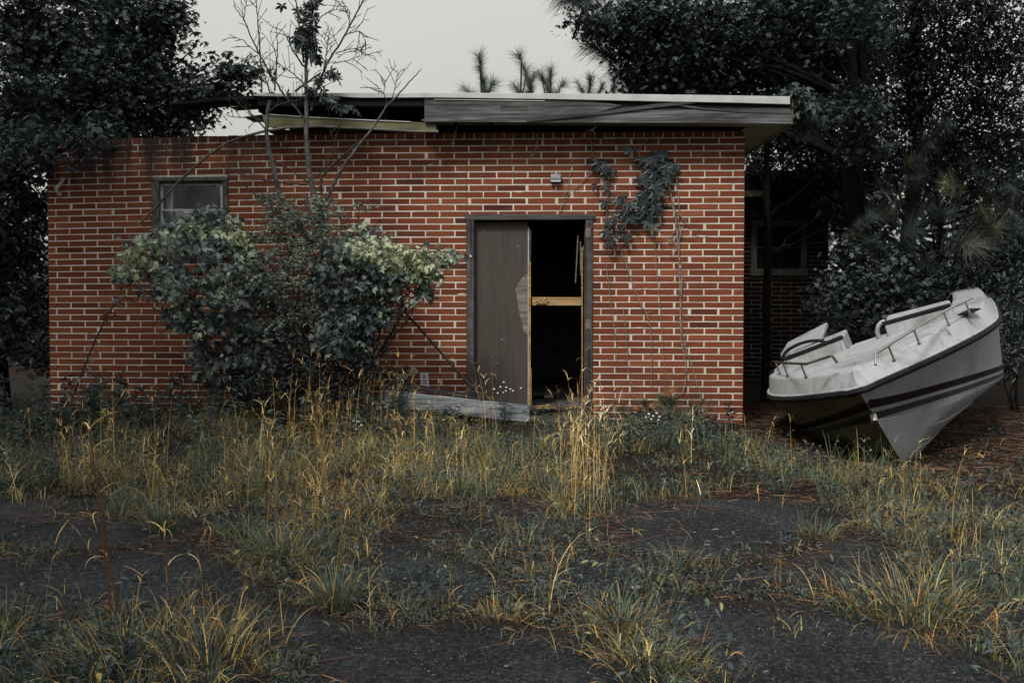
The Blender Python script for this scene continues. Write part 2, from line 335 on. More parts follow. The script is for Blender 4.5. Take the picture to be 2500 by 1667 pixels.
def crack_dist(X, Y):
    X = X + 0.10 * (fbm(X * 2.3, Y * 2.3, 91, 3) - 0.45); Y = Y + 0.10 * (fbm(X * 2.3 + 9, Y * 2.3, 92, 3) - 0.45)
    d = np.full(X.shape, 9.0)
    for c in crl:
        for a, b in zip(c[:-1], c[1:]):
            ab = b - a; tt = np.clip(((X - a[0]) * ab[0] + (Y - a[1]) * ab[1]) / (ab @ ab), 0, 1)
            d = np.minimum(d, np.hypot(X - a[0] - tt * ab[0], Y - a[1] - tt * ab[1]))
    return d
def gz(X, Y):
    X = np.asarray(X, float); Y = np.asarray(Y, float)
    z = 0.05 * sstep(7.4, 9.6, Y) * sstep(2.6, 2.0, X) + 0.05 * (fbm(X * 1.1, Y * 1.1, 5, 3) - 0.45) * sstep(6.4, 7.6, Y) * (1 - .8 * sstep(2.0, 2.6, X))
    z = z + 0.06 * sstep(8.8, 9.9, Y) * sstep(1.6, 0.2, X) * sstep(-5.5, -4.5, X)
    z = z - 0.13 * np.exp(-(((X - 3.35) / .55) ** 2 + ((Y - 8.75) / .55) ** 2))
    return z - 0.035 * (1 - sstep(6.6, 7.4, Y))
g = Geo()
xs = np.concatenate([[-300, -120, -50, -25], np.arange(-14, 14.01, 0.14), [25, 50, 120, 300]])
yy = np.concatenate([[-200, -60, -20, -6], np.arange(-1, 18.01, 0.14), [25, 45, 90, 180, 400]])
GX, GY = np.meshgrid(xs, yy); nx, ny = len(xs), len(yy)
idx = (np.arange(ny - 1)[:, None] * nx + np.arange(nx - 1)[None]).reshape(-1)
g.add(np.stack([GX, GY, gz(GX, GY)], -1).reshape(-1, 3), np.stack([idx, idx + 1, idx + nx + 1, idx + nx], -1))
m_ground, t, p, o = newmat('needle_covered_earth')
n1 = noise(t, 30, 6, 0.7); n2 = noise(t, 1.2, 4)
c_ = mix(t, ramp(t, n2, [(0.35, (0, 0, 0)), (0.65, (1, 1, 1))]), ramp(t, n1, [(0.3, (0.006, 0.0045, 0.004)), (0.7, (0.032, 0.017, 0.012))]), ramp(t, n1, [(0.3, (0.006, 0.006, 0.005)), (0.7, (0.022, 0.02, 0.015))]))
put(t, p, c_, 0.95, 0.1, n1, 1.0, 0.02)
struct(g.build('ground', m_ground, smooth=True))

g = Geo()
xs = np.arange(-7.6, 7.601, 0.03); yy = np.arange(-0.6, 7.26, 0.03)
GX, GY = np.meshgrid(xs, yy); nx, ny = len(xs), len(yy)
d = crack_dist(GX, GY)
z = 0.012 + 0.022 * (fbm(GX * 0.8, GY * 0.8, 3, 3) - 0.45) + 0.006 * (fbm(GX * 5, GY * 5, 8, 3) - 0.45) + 0.016 * np.exp(-(d / 0.16) ** 2) - 0.05 * np.exp(-(d / 0.045) ** 2)
z = z - 0.09 * sstep(6.75, 7.15, GY + 0.5 * (fbm(GX * 1.3, GY * 1.3, 31, 3) - 0.45))
tt = np.clip(1 - d / 0.22, 0, 1)
g.add(np.stack([GX, GY, z], -1).reshape(-1, 3), np.stack([(i_ := (np.arange(ny - 1)[:, None] * nx + np.arange(nx - 1)[None]).reshape(-1)), i_ + 1, i_ + nx + 1, i_ + nx], -1), 0, tt.reshape(-1))
m_asph, t, p, o = newmat('old_wet_asphalt')
vo = nd(t, 'ShaderNodeTexVoronoi'); vo.inputs['Scale'].default_value = 60; vo.inputs['Randomness'].default_value = 1
tco = nd(t, 'ShaderNodeTexCoord'); t.links.new(tco.outputs['Object'], vo.inputs['Vector'])
n1 = noise(t, 48, 7, 0.85); n2 = noise(t, 1.3, 5, 0.7); n3 = noise(t, 7, 5, 0.7)
base = ramp(t, n1, [(0.40, (0.004, 0.0043, 0.0048)), (0.51, (0.012, 0.013, 0.0145)), (0.62, (0.048, 0.051, 0.056))])
base = mix(t, math_(t, 'MULTIPLY', math_(t, 'SUBTRACT', n2, 0.45), 3.0, True), base, ramp(t, n1, [(0.40, (0.008, 0.009, 0.0105)), (0.63, (0.075, 0.081, 0.09))]))
base = mix(t, math_(t, 'MULTIPLY', math_(t, 'SUBTRACT', n3, 0.55), 3.0, True), base, (0.007, 0.007, 0.007))
stone = math_(t, 'MULTIPLY', math_(t, 'GREATER_THAN', 0.27, vo.outputs['Distance']), math_(t, 'GREATER_THAN', nd(t, 'ShaderNodeSeparateColor').outputs[0], 0.5))
scn = [q for q in t.nodes if q.bl_idname == 'ShaderNodeSeparateColor'][0]; t.links.new(vo.outputs['Color'], scn.inputs[0])
base = mix(t, math_(t, 'MULTIPLY', math_(t, 'MULTIPLY', stone, 0.95), math_(t, 'MULTIPLY', math_(t, 'SUBTRACT', n3, 0.36), 3.0, True)), base, ramp(t, scn.outputs[1], [(0, (0.06, 0.055, 0.05)), (0.8, (0.17, 0.15, 0.13)), (1, (0.42, 0.38, 0.34))]))
base = mix(t, math_(t, 'MULTIPLY', attr(t), 0.9), base, ramp(t, n1, [(0.35, (0.006, 0.005, 0.004)), (0.7, (0.04, 0.024, 0.014))]))
put(t, p, base, ramp(t, n3, [(0.4, (0.5,) * 3), (0.7, (0.85,) * 3)]), 0.10, math_(t, 'ADD', n1, math_(t, 'MULTIPLY', vo.outputs['Distance'], 0.6)), 0.9, 0.008)
struct(g.build('asphalt_pavement', m_asph, smooth=True))

# ---------------------------------------------------------------- brickwork
BH = 0.0677; BL = 0.305
def brick_tmpl(x0, x1, z0, z1, depth, j):
    c = 0.0025
    V = np.array([[x0 + c, 0, z0 + c], [x1 - c, 0, z0 + c], [x1 - c, 0, z1 - c], [x0 + c, 0, z1 - c],
                  [x0, .003, z0], [x1, .003, z0], [x1, .003, z1], [x0, .003, z1],
                  [x0, depth, z0], [x1, depth, z0], [x1, depth, z1], [x0, depth, z1]])
    V[:8, 0] += rng.normal(0, j, 8); V[:8, 2] += rng.normal(0, j, 8); V[:4, 1] = np.minimum(rng.normal(0, j * .5) + rng.normal(0, j * .2, 4), .0005)
    return V
BF = np.array([[0, 1, 2, 3], [4, 5, 1, 0], [5, 6, 2, 1], [6, 7, 3, 2], [7, 4, 0, 3], [8, 9, 5, 4], [9, 10, 6, 5], [10, 11, 7, 6], [11, 8, 4, 7], [9, 8, 11, 10]])
def brick_wall(g, length, rows, holes, depth=0.10, z0=-0.05, cap=False, joints=0.0125, phase=0.0):
    # runs from u = -length to 0, outer face on y = 0
    for r in range(rows):
        za = z0 + r * BH + rng.normal(0, .0012); zb = z0 + (r + 1) * BH - 0.0095
        iv = [(-length, 0.0)]
        for (a, b, c, d) in holes:
            if za + BH * .45 > c and za + BH * .55 < d:
                iv = [q for (x, y) in iv for q in ((x, min(y, a)), (max(x, b), y)) if q[1] - q[0] > 0.015]
        off = (0.115 if r % 2 else 0.265) + phase
        for (ia, ib) in iv:
            x = -off + (0 if ib > -0.01 else -math.floor((-ib - off) / BL) * BL)
            edges = [ib]
            x = -off
            while x > ia - 0.01:
                if ib - 0.03 > x > ia + 0.03: edges.append(x + rng.normal(0, .006))
                x -= BL
            edges.append(ia)
            for b_, a_ in zip(edges[:-1], edges[1:]):
                jw = joints if rng.random() > 0.13 else rng.uniform(0.016, 0.03)
                jl = 0 if a_ == ia else jw
                t_ = np.clip(rng.normal(0.5, 0.2), 0, 1)
                if b_ - a_ - jl > 0.02: g.add(brick_tmpl(a_ + jl, b_, za, zb, depth, .0011), BF, 0, t_)
    top = z0 + rows * BH
    if cap:
        u = -length
        while u < -0.02:
            w_ = 0.103 + rng.normal(0, .004); e_ = min(u + w_ - .009, 0)
            g.add(brick_tmpl(u, e_, top + rng.normal(0, .0015), top + .066 + rng.normal(0, .002), depth + .09, .0014), BF, 0, np.clip(rng.normal(.5, .2), 0, 1)); u += w_
        top += .062
    us = sorted({-length, 0.0} | {q for h in holes for q in h[:2]}); zs = sorted({z0 - .3, top - .004} | {q for h in holes for q in h[2:]})
    for a, b in zip(us[:-1], us[1:]):
        for c, d in zip(zs[:-1], zs[1:]):
            if any(h[0] <= a + 1e-6 and b - 1e-6 <= h[1] and h[2] <= c + 1e-6 and d - 1e-6 <= h[3] for h in holes): continue
            n = max(1, int((b - a) / .3)); 
            for i in range(n):
                g.box((a + (b - a) * i / n + (0.004 if i == 0 else 0), .0018, c), (a + (b - a) * (i + 1) / n - (0.004 if i == n - 1 else 0), depth - .004, d), 1, 0.5)
    return top
du0, dzt = wl(1139, 525); du1, _ = wl(1448, 527)
ou0, ozt = wl(1157, 539); ou1, _ = wl(1430, 539)
wu0, wzt = wl(369, 430); wu1, _ = wl(557, 430); wzb = wzt - 0.86
SILL = 0.20
def sag(V):
    V = V.copy(); q = np.clip((-V[:, 0] - 3.6) / 3.7, 0, 1.1) ** 1.7 * sstep(0.6, 3.0, V[:, 2])
    V[:, 2] -= 0.055 * q; return V
bld = thing('brick_building', 'derelict red brick building with broken flat roof and an open broken doorway', 'building', WO, WANG)
g = Geo()
WTOP = brick_wall(g, WLEN, 45, [(du0, du1, -1, dzt), (wu0, wu1, wzb, wzt)], cap=True)
for i in range(90):   # mortar smeared over the bricks
    u = -rng.uniform(.1, 7.2); r = rng.integers(2, 44); z = -.05 + r * BH - .004 + rng.normal(0, .004)
    if abs(u - wl(1172, 425)[0]) < .25 and abs(z - wl(1172, 425)[1]) < .12 or du0 - .05 < u < du1 + .05 and z < dzt + .05 or wu0 - .1 < u < wu1 + .1 and wzb - .1 < z < wzt + .05: continue
    n = 9; a = np.arange(n) / n * 2 * pi; rx = rng.uniform(.02, .08); rz_ = rng.uniform(.004, .009)
    rr = rng.uniform(.6, 1.2, n)
    V = np.stack([u + np.cos(a) * rx * rr, np.full(n, -.0035), z + np.sin(a) * rz_ * rr], -1)
    V2 = V * 1.0; V2[:, 1] = .004; V2[:, 0] = u + (V[:, 0] - u) * 1.15; V2[:, 2] = z + (V[:, 2] - z) * 1.25
    g.add(np.concatenate([V, V2]), [tuple(range(n))] + [(k, n + k, n + (k + 1) % n, (k + 1) % n) for k in range(n)], 1)
g.xf(sag); g.build('front_wall', [m_brick, m_mortar], bld)
BD = 6.2
g = Geo(); brick_wall(g, BD, 46, [], phase=.05); g.build('side_wall', [m_brick, m_mortar], bld).rotation_euler = (0, 0, radians(90))
o = [q for q in bld.children if q.name == 'side_wall'][0]; o.location = (-0.002, 0.102 + BD, 0)
g = Geo(); brick_wall(g, BD, 45, [], phase=.1); o = g.build('side_wall', [m_brick, m_mortar], bld); o.rotation_euler = (0, 0, radians(-90)); o.location = (-WLEN + .002, .102, 0)
g = Geo(); brick_wall(g, WLEN, 44, [], phase=.1); o = g.build('back_wall', [m_brick, m_mortar], bld); o.rotation_euler = (0, 0, pi); o.location = (-WLEN, BD + .2, 0)
g = Geo()   # rooms: floor, plaster, and a partition added to keep daylight out
g.box((-WLEN + .1, .1, -.1), (-.1, BD + .1, SILL - .03), 0); g.box((-3.95, .1, SILL), (-3.87, BD + .1, 3.02), 0)
g.box((-3.86, 3.2, SILL), (-.11, 3.26, 3.02), 0)
g.build('interior_floor', m_dark, bld)
g = Geo(); g.box((-WLEN + .11, 1.9, SILL), (-3.96, 1.95, 2.9), 0)
for k in range(9): g.box((-6.9 + k * .27, 1.86, SILL), (-6.9 + k * .27 + .24, 1.9, 2.3 + .06 * (k % 3)), 1)
g.build('interior_partition', [m_interior, m_board], bld)

# roof
def Y_(off): return off
OV = -0.30
rt = lambda px, py: wl(px, py, OV)
uR, _ = rt(1936, 270); uF, zFb = rt(1036, 297); _, zFb2 = rt(1936, 302)
zs_ = 3.10
# deck above, ceiling below: the cavity between them is open at the left
g = Geo(); uL = rt(628, 240)[0]
zt0 = rt(1036, 230)[1]; zt1 = rt(1927, 238)[1]
def slab(g, ua, ub, ya, yb, z0a, z1a, z0b, z1b, m=0, j=0, nseg=12, jag=0):
    us = np.linspace(ua, ub, nseg + 1)
    V = []
    for i, u in enumerate(us):
        q = i / nseg
        b0 = z0a + (z0b - z0a) * q; b1 = z1a + (z1b - z1a) * q
        V += [[u, ya + (rng.normal(0, jag)), b0 + rng.normal(0, j)], [u, yb, b0], [u, yb, b1], [u, ya, b1 + rng.normal(0, j)]]
    Fc = [(0, 1, 2, 3), tuple(nseg * 4 + k for k in (3, 2, 1, 0))]
    for i in range(nseg):
        for k in range(4): k2 = (k + 1) % 4; Fc.append((i * 4 + k, i * 4 + 4 + k, i * 4 + 4 + k2, i * 4 + k2))
    g.add(V, Fc, m)
slab(g, uL, uR - .01, OV + .012, BD + .3, zt0 - .10, zt0 - .012, zt1 - .10, zt1 - .012)
for k in range(14):    # rafters
    u = uL + .2 + k * .36
    if u < uR - .1: g.box((u, OV + .06 + (0 if u > uF else rng.uniform(.02, .25)), zs_ + .035), (u + .045, BD + .2, zt0 - .101), 0)
# ragged hanging felt at the broken end
for k in range(8):
    u = uL - .02 + k * .03; z_ = zt0 - .1 - rng.uniform(.03, .19)
    g.box((u, OV + .1 + k * .02, z_), (u + .028, OV + .8, zt0 - .1), 0)
g.build('roof_deck', m_felt, bld)
g = Geo(); g.box((uL - .05, .19, zs_ + .022), (-.02, BD + .1, zs_ + .034), 0); g.build('ceiling', m_dark, bld)
# sagging sheet of decking that reaches out over the left part
def strip(g, top, bot, off, depth, m=0, t=.5, dz=0.0):
    n = len(top); V = []
    for (a, b) in zip(top, bot):
        ua, za = wl(*a, off); ub, zb = wl(*b, off)
        V += [[ua, off, za], [ub, off, zb], [ub, off + depth, zb + dz], [ua, off + depth, za + dz]]
    Fc = [(0, 1, 2, 3), tuple((n - 1) * 4 + k for k in (3, 2, 1, 0))]
    for i in range(n - 1):
        for k in range(4): k2 = (k + 1) % 4; Fc.append((i * 4 + k, i * 4 + 4 + k, i * 4 + 4 + k2, i * 4 + k2))
    g.add(V, Fc, m, t)
g = Geo()
strip(g, [(413, 252), (461, 246), (515, 239.5), (563, 236), (624, 234), (660, 233)], [(414, 257), (462, 253), (516, 248), (563, 244), (624, 242), (660, 243)], OV, .35)
strip(g, [(560, 262), (600, 257.5), (640, 252)], [(562, 263), (600, 260.5), (640, 258)], OV + .05, .2)
strip(g, [(595, 285.5), (640, 280), (668, 277)], [(598, 288), (640, 287), (668, 285)], OV + .05, .3)
g.build('sagging_deck_sheet', m_felt, bld)
g = Geo()   # fascia boards
strip(g, [(1036, 240), (1200, 241), (1330, 243), (1440, 246), (1520, 258)], [(1036, 298), (1200, 298.5), (1300, 299), (1330, 297), (1400, 289)], OV, .022, 0)
strip(g, [(1400, 281), (1480, 272), (1560, 268), (1700, 268), (1836, 273), (1935, 277)], [(1290, 299.5), (1480, 300), (1560, 300), (1700, 300.5), (1836, 301.5), (1935, 302.5)], OV + .001, .024, 0)
g.build('fascia_board', m_fascia, bld, bevel=.002)
g = Geo()
strip(g, [(1540, 247), (1700, 249), (1836, 252), (1927, 255)], [(1440, 275), (1700, 269), (1836, 274), (1933, 279)], OV + .014, .02, 0)
strip(g, [(1222, 258), (1286, 257), (1288, 259)], [(1222, 272), (1284, 271), (1288, 268)], OV - .002, .01, 0)
strip(g, [(1285, 292), (1400, 280), (1500, 268), (1600, 254), (1668, 249)], [(1290, 297), (1400, 287), (1500, 276), (1600, 263), (1700, 252)], OV - .014, .012, 0)
strip(g, [(1650, 253), (1720, 264), (1800, 270), (1930, 273)], [(1640, 257), (1720, 268.5), (1800, 274), (1930, 277)], OV - .006, .012, 0)
g.build('fascia_splinter', m_fascia_dark, bld)
g = Geo()   # soffit and its right-hand return
slab(g, uF - .03, uR - .012, OV + .026, -.003, zFb + .012, zFb + .026, zFb2 + .012, zFb2 + .026)
g.box((0.003, .0, zFb2 + .012), (uR - .012, BD + .3, zFb2 + .026)); g.box((uR - .011, OV + .03, zFb2), (uR + .012, BD + .3, zt1 - .013))
g.build('soffit', m_soffit, bld)
g = Geo()   # white flashing
strip(g, [(618, 230.5), (640, 229), (700, 227.2), (825, 227), (1060, 226.6), (1380, 228.6), (1500, 229.6), (1627, 231.2), (1640, 232), (1655, 231.5), (1760, 233), (1929, 236)],
      [(618, 234), (640, 235.5), (700, 236), (821, 235.8), (872, 239), (1060, 238.5), (1380, 243), (1651, 249), (1660, 249), (1700, 249.5), (1800, 251.5), (1929, 255)], OV - .018, .10)
g.build('flashing', m_flash, bld, bevel=.003)
g = Geo(); strip(g, [(1060, 242.4), (1130, 243), (1330, 245.5)], [(1060, 243.5), (1130, 244.5), (1330, 247.5)], OV - .008, .006); g.build('flashing_lip', m_flash, bld)
g = Geo()
strip(g, [(640, 281), (660, 280), (757, 287), (880, 293), (1003, 298), (1065, 301)], [(648, 312), (693, 310), (783, 308.5), (880, 313), (1000, 316.5), (1065, 318)], OV + .04, .02)
g.build('gutter_board', m_olive, bld, bevel=.002)
g = Geo()
strip(g, [(655, 278.6), (757, 285.4), (880, 291.6), (1003, 296.6)], [(655, 280.4), (757, 287.6), (880, 293.6), (1003, 298.6)], OV + .03, .03)
g.build('gutter_lip', m_flash, bld)
g = Geo()
pts = [(337, 549), (373, 514), (405, 480), (433, 447), (487, 398), (510, 378), (558, 348), (600, 333), (640, 322), (693, 312.5), (782, 309.5), (910, 315.5), (1000, 321), (1070, 322)]
P = []
for i, (x, y) in enumerate(pts):
    off = OV + .02 + (0.1 if i < 4 else 0); u, z = wl(x, y, off); P.append([u, off, z])
P = np.array(P); tt_ = np.linspace(0, 1, len(P)); ti = np.linspace(0, 1, 70)
P = np.stack([np.interp(ti, tt_, P[:, k]) for k in range(3)], 1)
g.tube(P, np.interp(ti, [0, .4, 1], [.0125, .013, .016]), 6); g.build('bent_drip_edge', m_trim, bld, smooth=True)

# doorway
dr = bpy.data.objects.new('door_frame', None); bpy.data.objects.remove(dr)
g = Geo()
zb = 0.02
def cas(g, lo, hi, m=0): g.box(lo, hi, m, j=.0012)
def lpoly(g, pts, z0, z1):
    n = len(pts); V = [[x, y, z] for z in (z0, z1) for x, y in pts]; g.add(V, [tuple(range(n))[::-1], tuple(range(n, 2 * n))] + [(k, (k + 1) % n, n + (k + 1) % n, n + k) for k in range(n)])
lpoly(g, [(du0 + .002, -.014), (ou0, -.014), (ou0, .06), (ou0 + .012, .06), (ou0 + .012, .12), (du0 + .002, .12)], zb, dzt - .055); jl_ = g.build('door_jamb', m_doorframe, bld, bevel=.004)
g = Geo(); lpoly(g, [(ou1, -.014), (du1 - .002, -.014), (du1 - .002, .12), (ou1 - .012, .12), (ou1 - .012, .055), (ou1, .055)], zb, dzt - .055); df = g.build('door_jamb', m_doorframe, bld, bevel=.004)
g = Geo(); cas(g, (du0 - .018, -.018, dzt - .054), (du1 + .02, .12, dzt + .008)); o = g.build('door_head', m_headwood, bld, bevel=.004)
DU = lambda px: wl(px, 780)[0]
ul0, ul1 = ou0 + .013, DU(1288); zt_ = dzt - .06
dl = Geo(); dl.box((ul0, .068, SILL + .01), (ul1, .10, zt_ - .01)); left = dl.build('door', m_core, bld)
left['label'] = 'closed brown door leaf with a peeled patch'
patch = [(430, 490), (405, 485), (370, 530), (340, 590), (350, 650), (360, 720), (370, 770), (385, 830), (400, 890), (425, 912), (440, 935)]
pv = [wl(1140 + x / 2.903, 500 + y / 2.903, .06) for x, y in patch]
pv = [(u + rng.normal(0, .003), z + rng.normal(0, .004)) for u, z in pv]
ring = [(ul0, SILL + .01), (ul1 - .001, SILL + .01)] + [(min(u, ul1 - .001), z) for u, z in pv[::-1]] + [(ul1 - .001, zt_ - .01), (ul0, zt_ - .01)]
n = len(ring); g = Geo(); V = [[u, .062, z] for u, z in ring] + [[u, .0675, z] for u, z in ring]
g.add(V, [tuple(range(n))] + [(k, n + k, n + (k + 1) % n, (k + 1) % n) for k in range(n)])
o = g.build('veneer', m_veneer, left)
g = Geo()
z1, z2, z3 = wl(1290, 560, .06)[1], wl(1290, 640, .06)[1], wl(1290, 900, .06)[1]
g.box((ul1 + .001, .060, z2), (ul1 + .012, .10, z1 + .02), 1); g.box((ul1 + .001, .056, SILL + .01), (ul1 + .007, .10, z2 - .002), 0)
g.box((ul1 + .008, .058, SILL + .01), (ul1 + .030, .10, z2 - .002), 2, j=.0015); g.box((ul1 + .013, .058, z2), (ul1 + .034, .10, z1), 3, j=.002)
g.box((ul1 + .031, .07, SILL), (ul1 + .04, .10, z3), 2, j=.002)
g.build('edge_strip', [m_sash, m_sash, m_pine, m_doorframe], left)
for px, py in ((1265, 601), (1225, 828), (1180, 562)):
    u, z = wl(px, py, .06); g = Geo(); g.box((u - .006, .058, z - .003), (u + .006, .063, z + .003)); g.build('nail', m_sash, left)
ur = DU(1418); g = Geo()
g.box((ur + .008, .07, SILL), (ur + .022, .105, wl(1420, 605, .06)[1]), 0, j=.002)
rz1, rz2 = wl(1350, 725.6, .07)[1], wl(1350, 745.5, .07)[1]
g.box((ul1 + .045, .072, rz2), (ur + .007, .10, rz1), 0, j=.0015)
right = g.build('door', m_pine, bld, bevel=.002); right['label'] = 'broken right door leaf reduced to a stile and lock rail'
g = Geo()
uc, zc_ = wl(1322, 736, .07)
for i in range(90):
    u = uc + rng.normal(0, .03); 
    if abs(u - uc) > .062: continue
    z = zc_ + rng.normal(0, .014); s_ = rng.uniform(.005, .014)
    g.box((u - s_, .058 + rng.uniform(0, .01), z - s_ * .7), (u + s_, .071, z + s_ * .7), 0, rng.random(), j=.004)
g.build('torn_core', m_chip, right)
g = Geo()
for a, b, wd in (((1411, 575), (1405, 690), .012), ((1417, 590), (1418, 672), .012), ((1424, 600), (1420, 740), .012)):
    ua, za = wl(*a, .1); ub, zb_ = wl(*b, .1); g.beam((ua, .1, za), (ub, .12, zb_), wd, .01, up=(0, 1, 0))
g.build('splinter', m_core, right)
for py in (569, 792):
    g = Geo(); u, z = wl(1437, py); g.box((u - .028, -.0175, z - .05), (u + .016, -.0135, z + .05), 0, j=.002)
    for k in (-.03, 0, .03): g.tube([[u - .005, -.021, z + k - .011], [u - .005, -.021, z + k + .011]], .008, 8)
    g.build('hinge', m_rust, df)
u, z = wl(1149, 626); g = Geo(); g.box((u - .013, -.024, z - .013), (u + .013, -.0135, z + .013)); g.build('catch_plate', m_sash, jl_, bevel=.003)
g = Geo(); g.box((ou0, -.06, .03), (ou1, .13, SILL - .02), 0, j=.006); 
for i in range(26):
    u = rng.uniform(ou0 + .6, ou1 - .02); y = rng.uniform(-.1, .1); a = rng.normal(0, .25); l_ = rng.uniform(.05, .22)
    z = SILL - .015 + rng.uniform(0, .015)
    g.beam((u - l_ / 2, y, z), (u + l_ / 2, y + a * l_, z + rng.normal(0, .012)), rng.uniform(.01, .035), .008, m=int(rng.random() < .35))
g.build('rotten_threshold', [m_fascia_dark, m_pine], bld)
g = Geo(); g.box((ou0 - .05, -.46, -.15), (ou1 + .12, -.065, .115), 0, j=.01); g.build('door_step', m_concrete, bld, bevel=.012)

# window
wf = Geo(); fw = .085; fh = .055
wf.box((wu0 + .004, -.012, wzb + .05), (wu0 + fw, .09, wzt - .055), 0, j=.001); wf.box((wu1 - fw * .62, -.012, wzb + .05), (wu1 - .004, .09, wzt - .055), 0, j=.001)
wf.box((wu0 + .002, -.02, wzt - .054), (wu1 - .002, .09, wzt - .012), 0, j=.001); wf.box((wu0 - .02, -.05, wzb), (wu1 + .02, .09, wzb + .048), 0, j=.001)
wf.box((wu0 + fw - .01, .02, wzt - .085), (wu1 - fw * .5, .085, wzt - .056), 0, j=.001)
win = wf.build('window', m_winframe, bld, bevel=.003)
su0, su1 = wl(389, 480)[0], wl(541, 480)[0]; sz1 = wl(460, 447)[1]; szm = wl(460, 511)[1]; szb = wzb + .06
g = Geo(); t0 = .022
for (a, b) in ((szm, sz1), (szb, szm - .022)):
    g.box((su0, .03, a), (su0 + t0, .055, b), 0, j=.0012); g.box((su1 - t0, .03, a), (su1, .055, b), 0, j=.0012)
g.box((su0 + t0 + .001, .03, sz1 - .018), (su1 - t0 - .001, .055, sz1), 0, j=.0012)
g.box((su0 - .01, .026, szm - .02), (su1 + .006, .06, szm + .002), 0, j=.0012); g.box((su0 + .25, .03, szm - .04), (su1 - t0 - .001, .052, szm - .0225), 0, j=.0012)
g.box((su0 + t0 + .001, .03, szb), (su1 - t0 - .001, .055, szb + .03), 0, j=.0012)
g.build('sash', m_sash, win, bevel=.002)
m_glass, t, p, o = newmat('dusty_glass')
put(t, p, (0.02, 0.022, 0.024), ramp(t, noise(t, 5, 4), [(.4, (.08,) * 3), (.7, (.3,) * 3)]), .5); p.inputs['Alpha'].default_value = .10
g = Geo(); g.box((su0 + t0, .042, szm + .003), (su1 - t0, .044, sz1 - .019)); g.box((su0 + t0, .042, szb + .031), (su1 - t0, .044, szm - .023)); g.build('pane', m_glass, win)
g = Geo(); ra, rb = wl(1400, 300), 0
cu, cz = wl(516, 446, .1)
g.beam((su1 - .14, .09, sz1 + .01), (su1 + .01, .09, sz1 - .15), .03, .03, up=(0, 1, 0)); g.build('loose_strip', m_board, win)
for q in ((su0 + .03, .11, su0 + .10, .13, .06), (su0 + .11, .15, su0 + .20, .17, .26), (su0 + .21, .16, su0 + .34, .18, .30), (su0 + .36, .18, su0 + .46, .2, .42)): g = Geo(); g.box((q[0], q[1], szb - .2), (q[2], q[3], sz1 - q[4])); g.build('pale_board', m_board, win)

# fittings on the wall
u, z = wl(1357, 436); g = Geo(); g.box((u - .055, -.055, z - .042), (u + .055, -.003, z + .042)); fx = g.build('wall_fixture', m_greymetal, bld, bevel=.006)
g = Geo()
for k in range(6): g.box((u - .045 + k * .016, -.062, z - .008), (u - .036 + k * .016, -.0555, z + .03))
g.box((u - .05, -.06, z - .04), (u + .05, -.0555, z - .024)); g.build('fixture_grille', m_plastic, fx)
g = Geo(); bp = [(154, 434), (152, 446), (143, 458), (140, 470)]; 
P = [np.array([wl(x, y, -.02)[0], -.02 - .03 * k, wl(x, y, -.02)[1]]) for k, (x, y) in zip((0, .3, 1, 1), bp)]
for a, b in zip(P[:-1], P[1:]): g.beam(a, b, .036, .006, up=(0, 1, 0))
u, z = wl(145, 474, -.02); g.box((u - .02, -.03, z - .016), (u + .02, -.003, z + .016)); g.build('wall_bracket', m_sash, bld)
g = Geo(); u0, z0 = wl(512, 968, -.02); u1, z1 = wl(636, 984, -.02)
g.box((u0, -.03, z1), (u1, -.003, z1 + .012)); g.box((u0, -.03, z0 - .012), (u1, -.003, z0)); g.box((u0, -.008, z1 + .0125), (u1, -.0045, z0 - .0125))
for k in range(27): uu = u0 + (u1 - u0) * (k + .3) / 27; g.box((uu, -.026, z1 + .0122), (uu + .009, -.0085, z0 - .0122))
g.build('foundation_vent', m_tan, bld)

# debris by and in the doorway
def plank_thing(name, label, cat, ends, w_, h_, mat, up=(0, 0, 1), bend=.0, bevel=.004):
    a, b = np.array(ends[0]), np.array(ends[1]); c = a.copy(); g = Geo()
    g.beam(a, b, w_, h_, up, seg=10, bend=lambda q: np.array([0, 0, bend * 4 * q * (1 - q)]) + rng.normal(0, .001, 3))
    return tag(g.build(name, mat, loc=c, bevel=bevel), label, cat)
plank_thing('fallen_plank', 'thick silver-grey weathered plank lying on edge before the closed door leaf', 'plank', (at(940, 972, 9.9), at(1293, 1010, 9.86)), .032, .165, m_plank)
plank_thing('fallen_board', 'flat black board sloping down onto the grey plank beside the bush', 'board', (at(905, 925, 10.1), at(1185, 976, 9.96)), .2, .03, m_black)
plank_thing('debris_board', 'reddish loose board lying just inside the dark doorway', 'board', (at(1292, 961, 11.4), at(1362, 957, 11.5)), .25, .035, m_fascia_dark)
plank_thing('debris_board', 'small pale offcut lying on the floor inside the doorway', 'board', (at(1328, 968, 11.1), at(1350, 967, 11.12)), .07, .03, m_core)
g = Geo(); P = np.array([at(*D(862, 628), 9.75), at(941, 707, 9.8), at(1067, 850, 9.9), at(1135, 926, 9.95), at(1186, 980, 9.98), at(1215, 1010, 9.98)])
tt_ = np.linspace(0, 1, len(P)); ti = np.linspace(0, 1, 40); P = np.stack([np.interp(ti, tt_, P[:, k]) for k in range(3)], 1)
g.tube(P, np.linspace(.011, .016, 40), 7); tag(g.build('leaning_pole', m_twig, smooth=True, loc=P[-1]), 'thin dark pole slanting from the bush down to the doorway', 'pole')
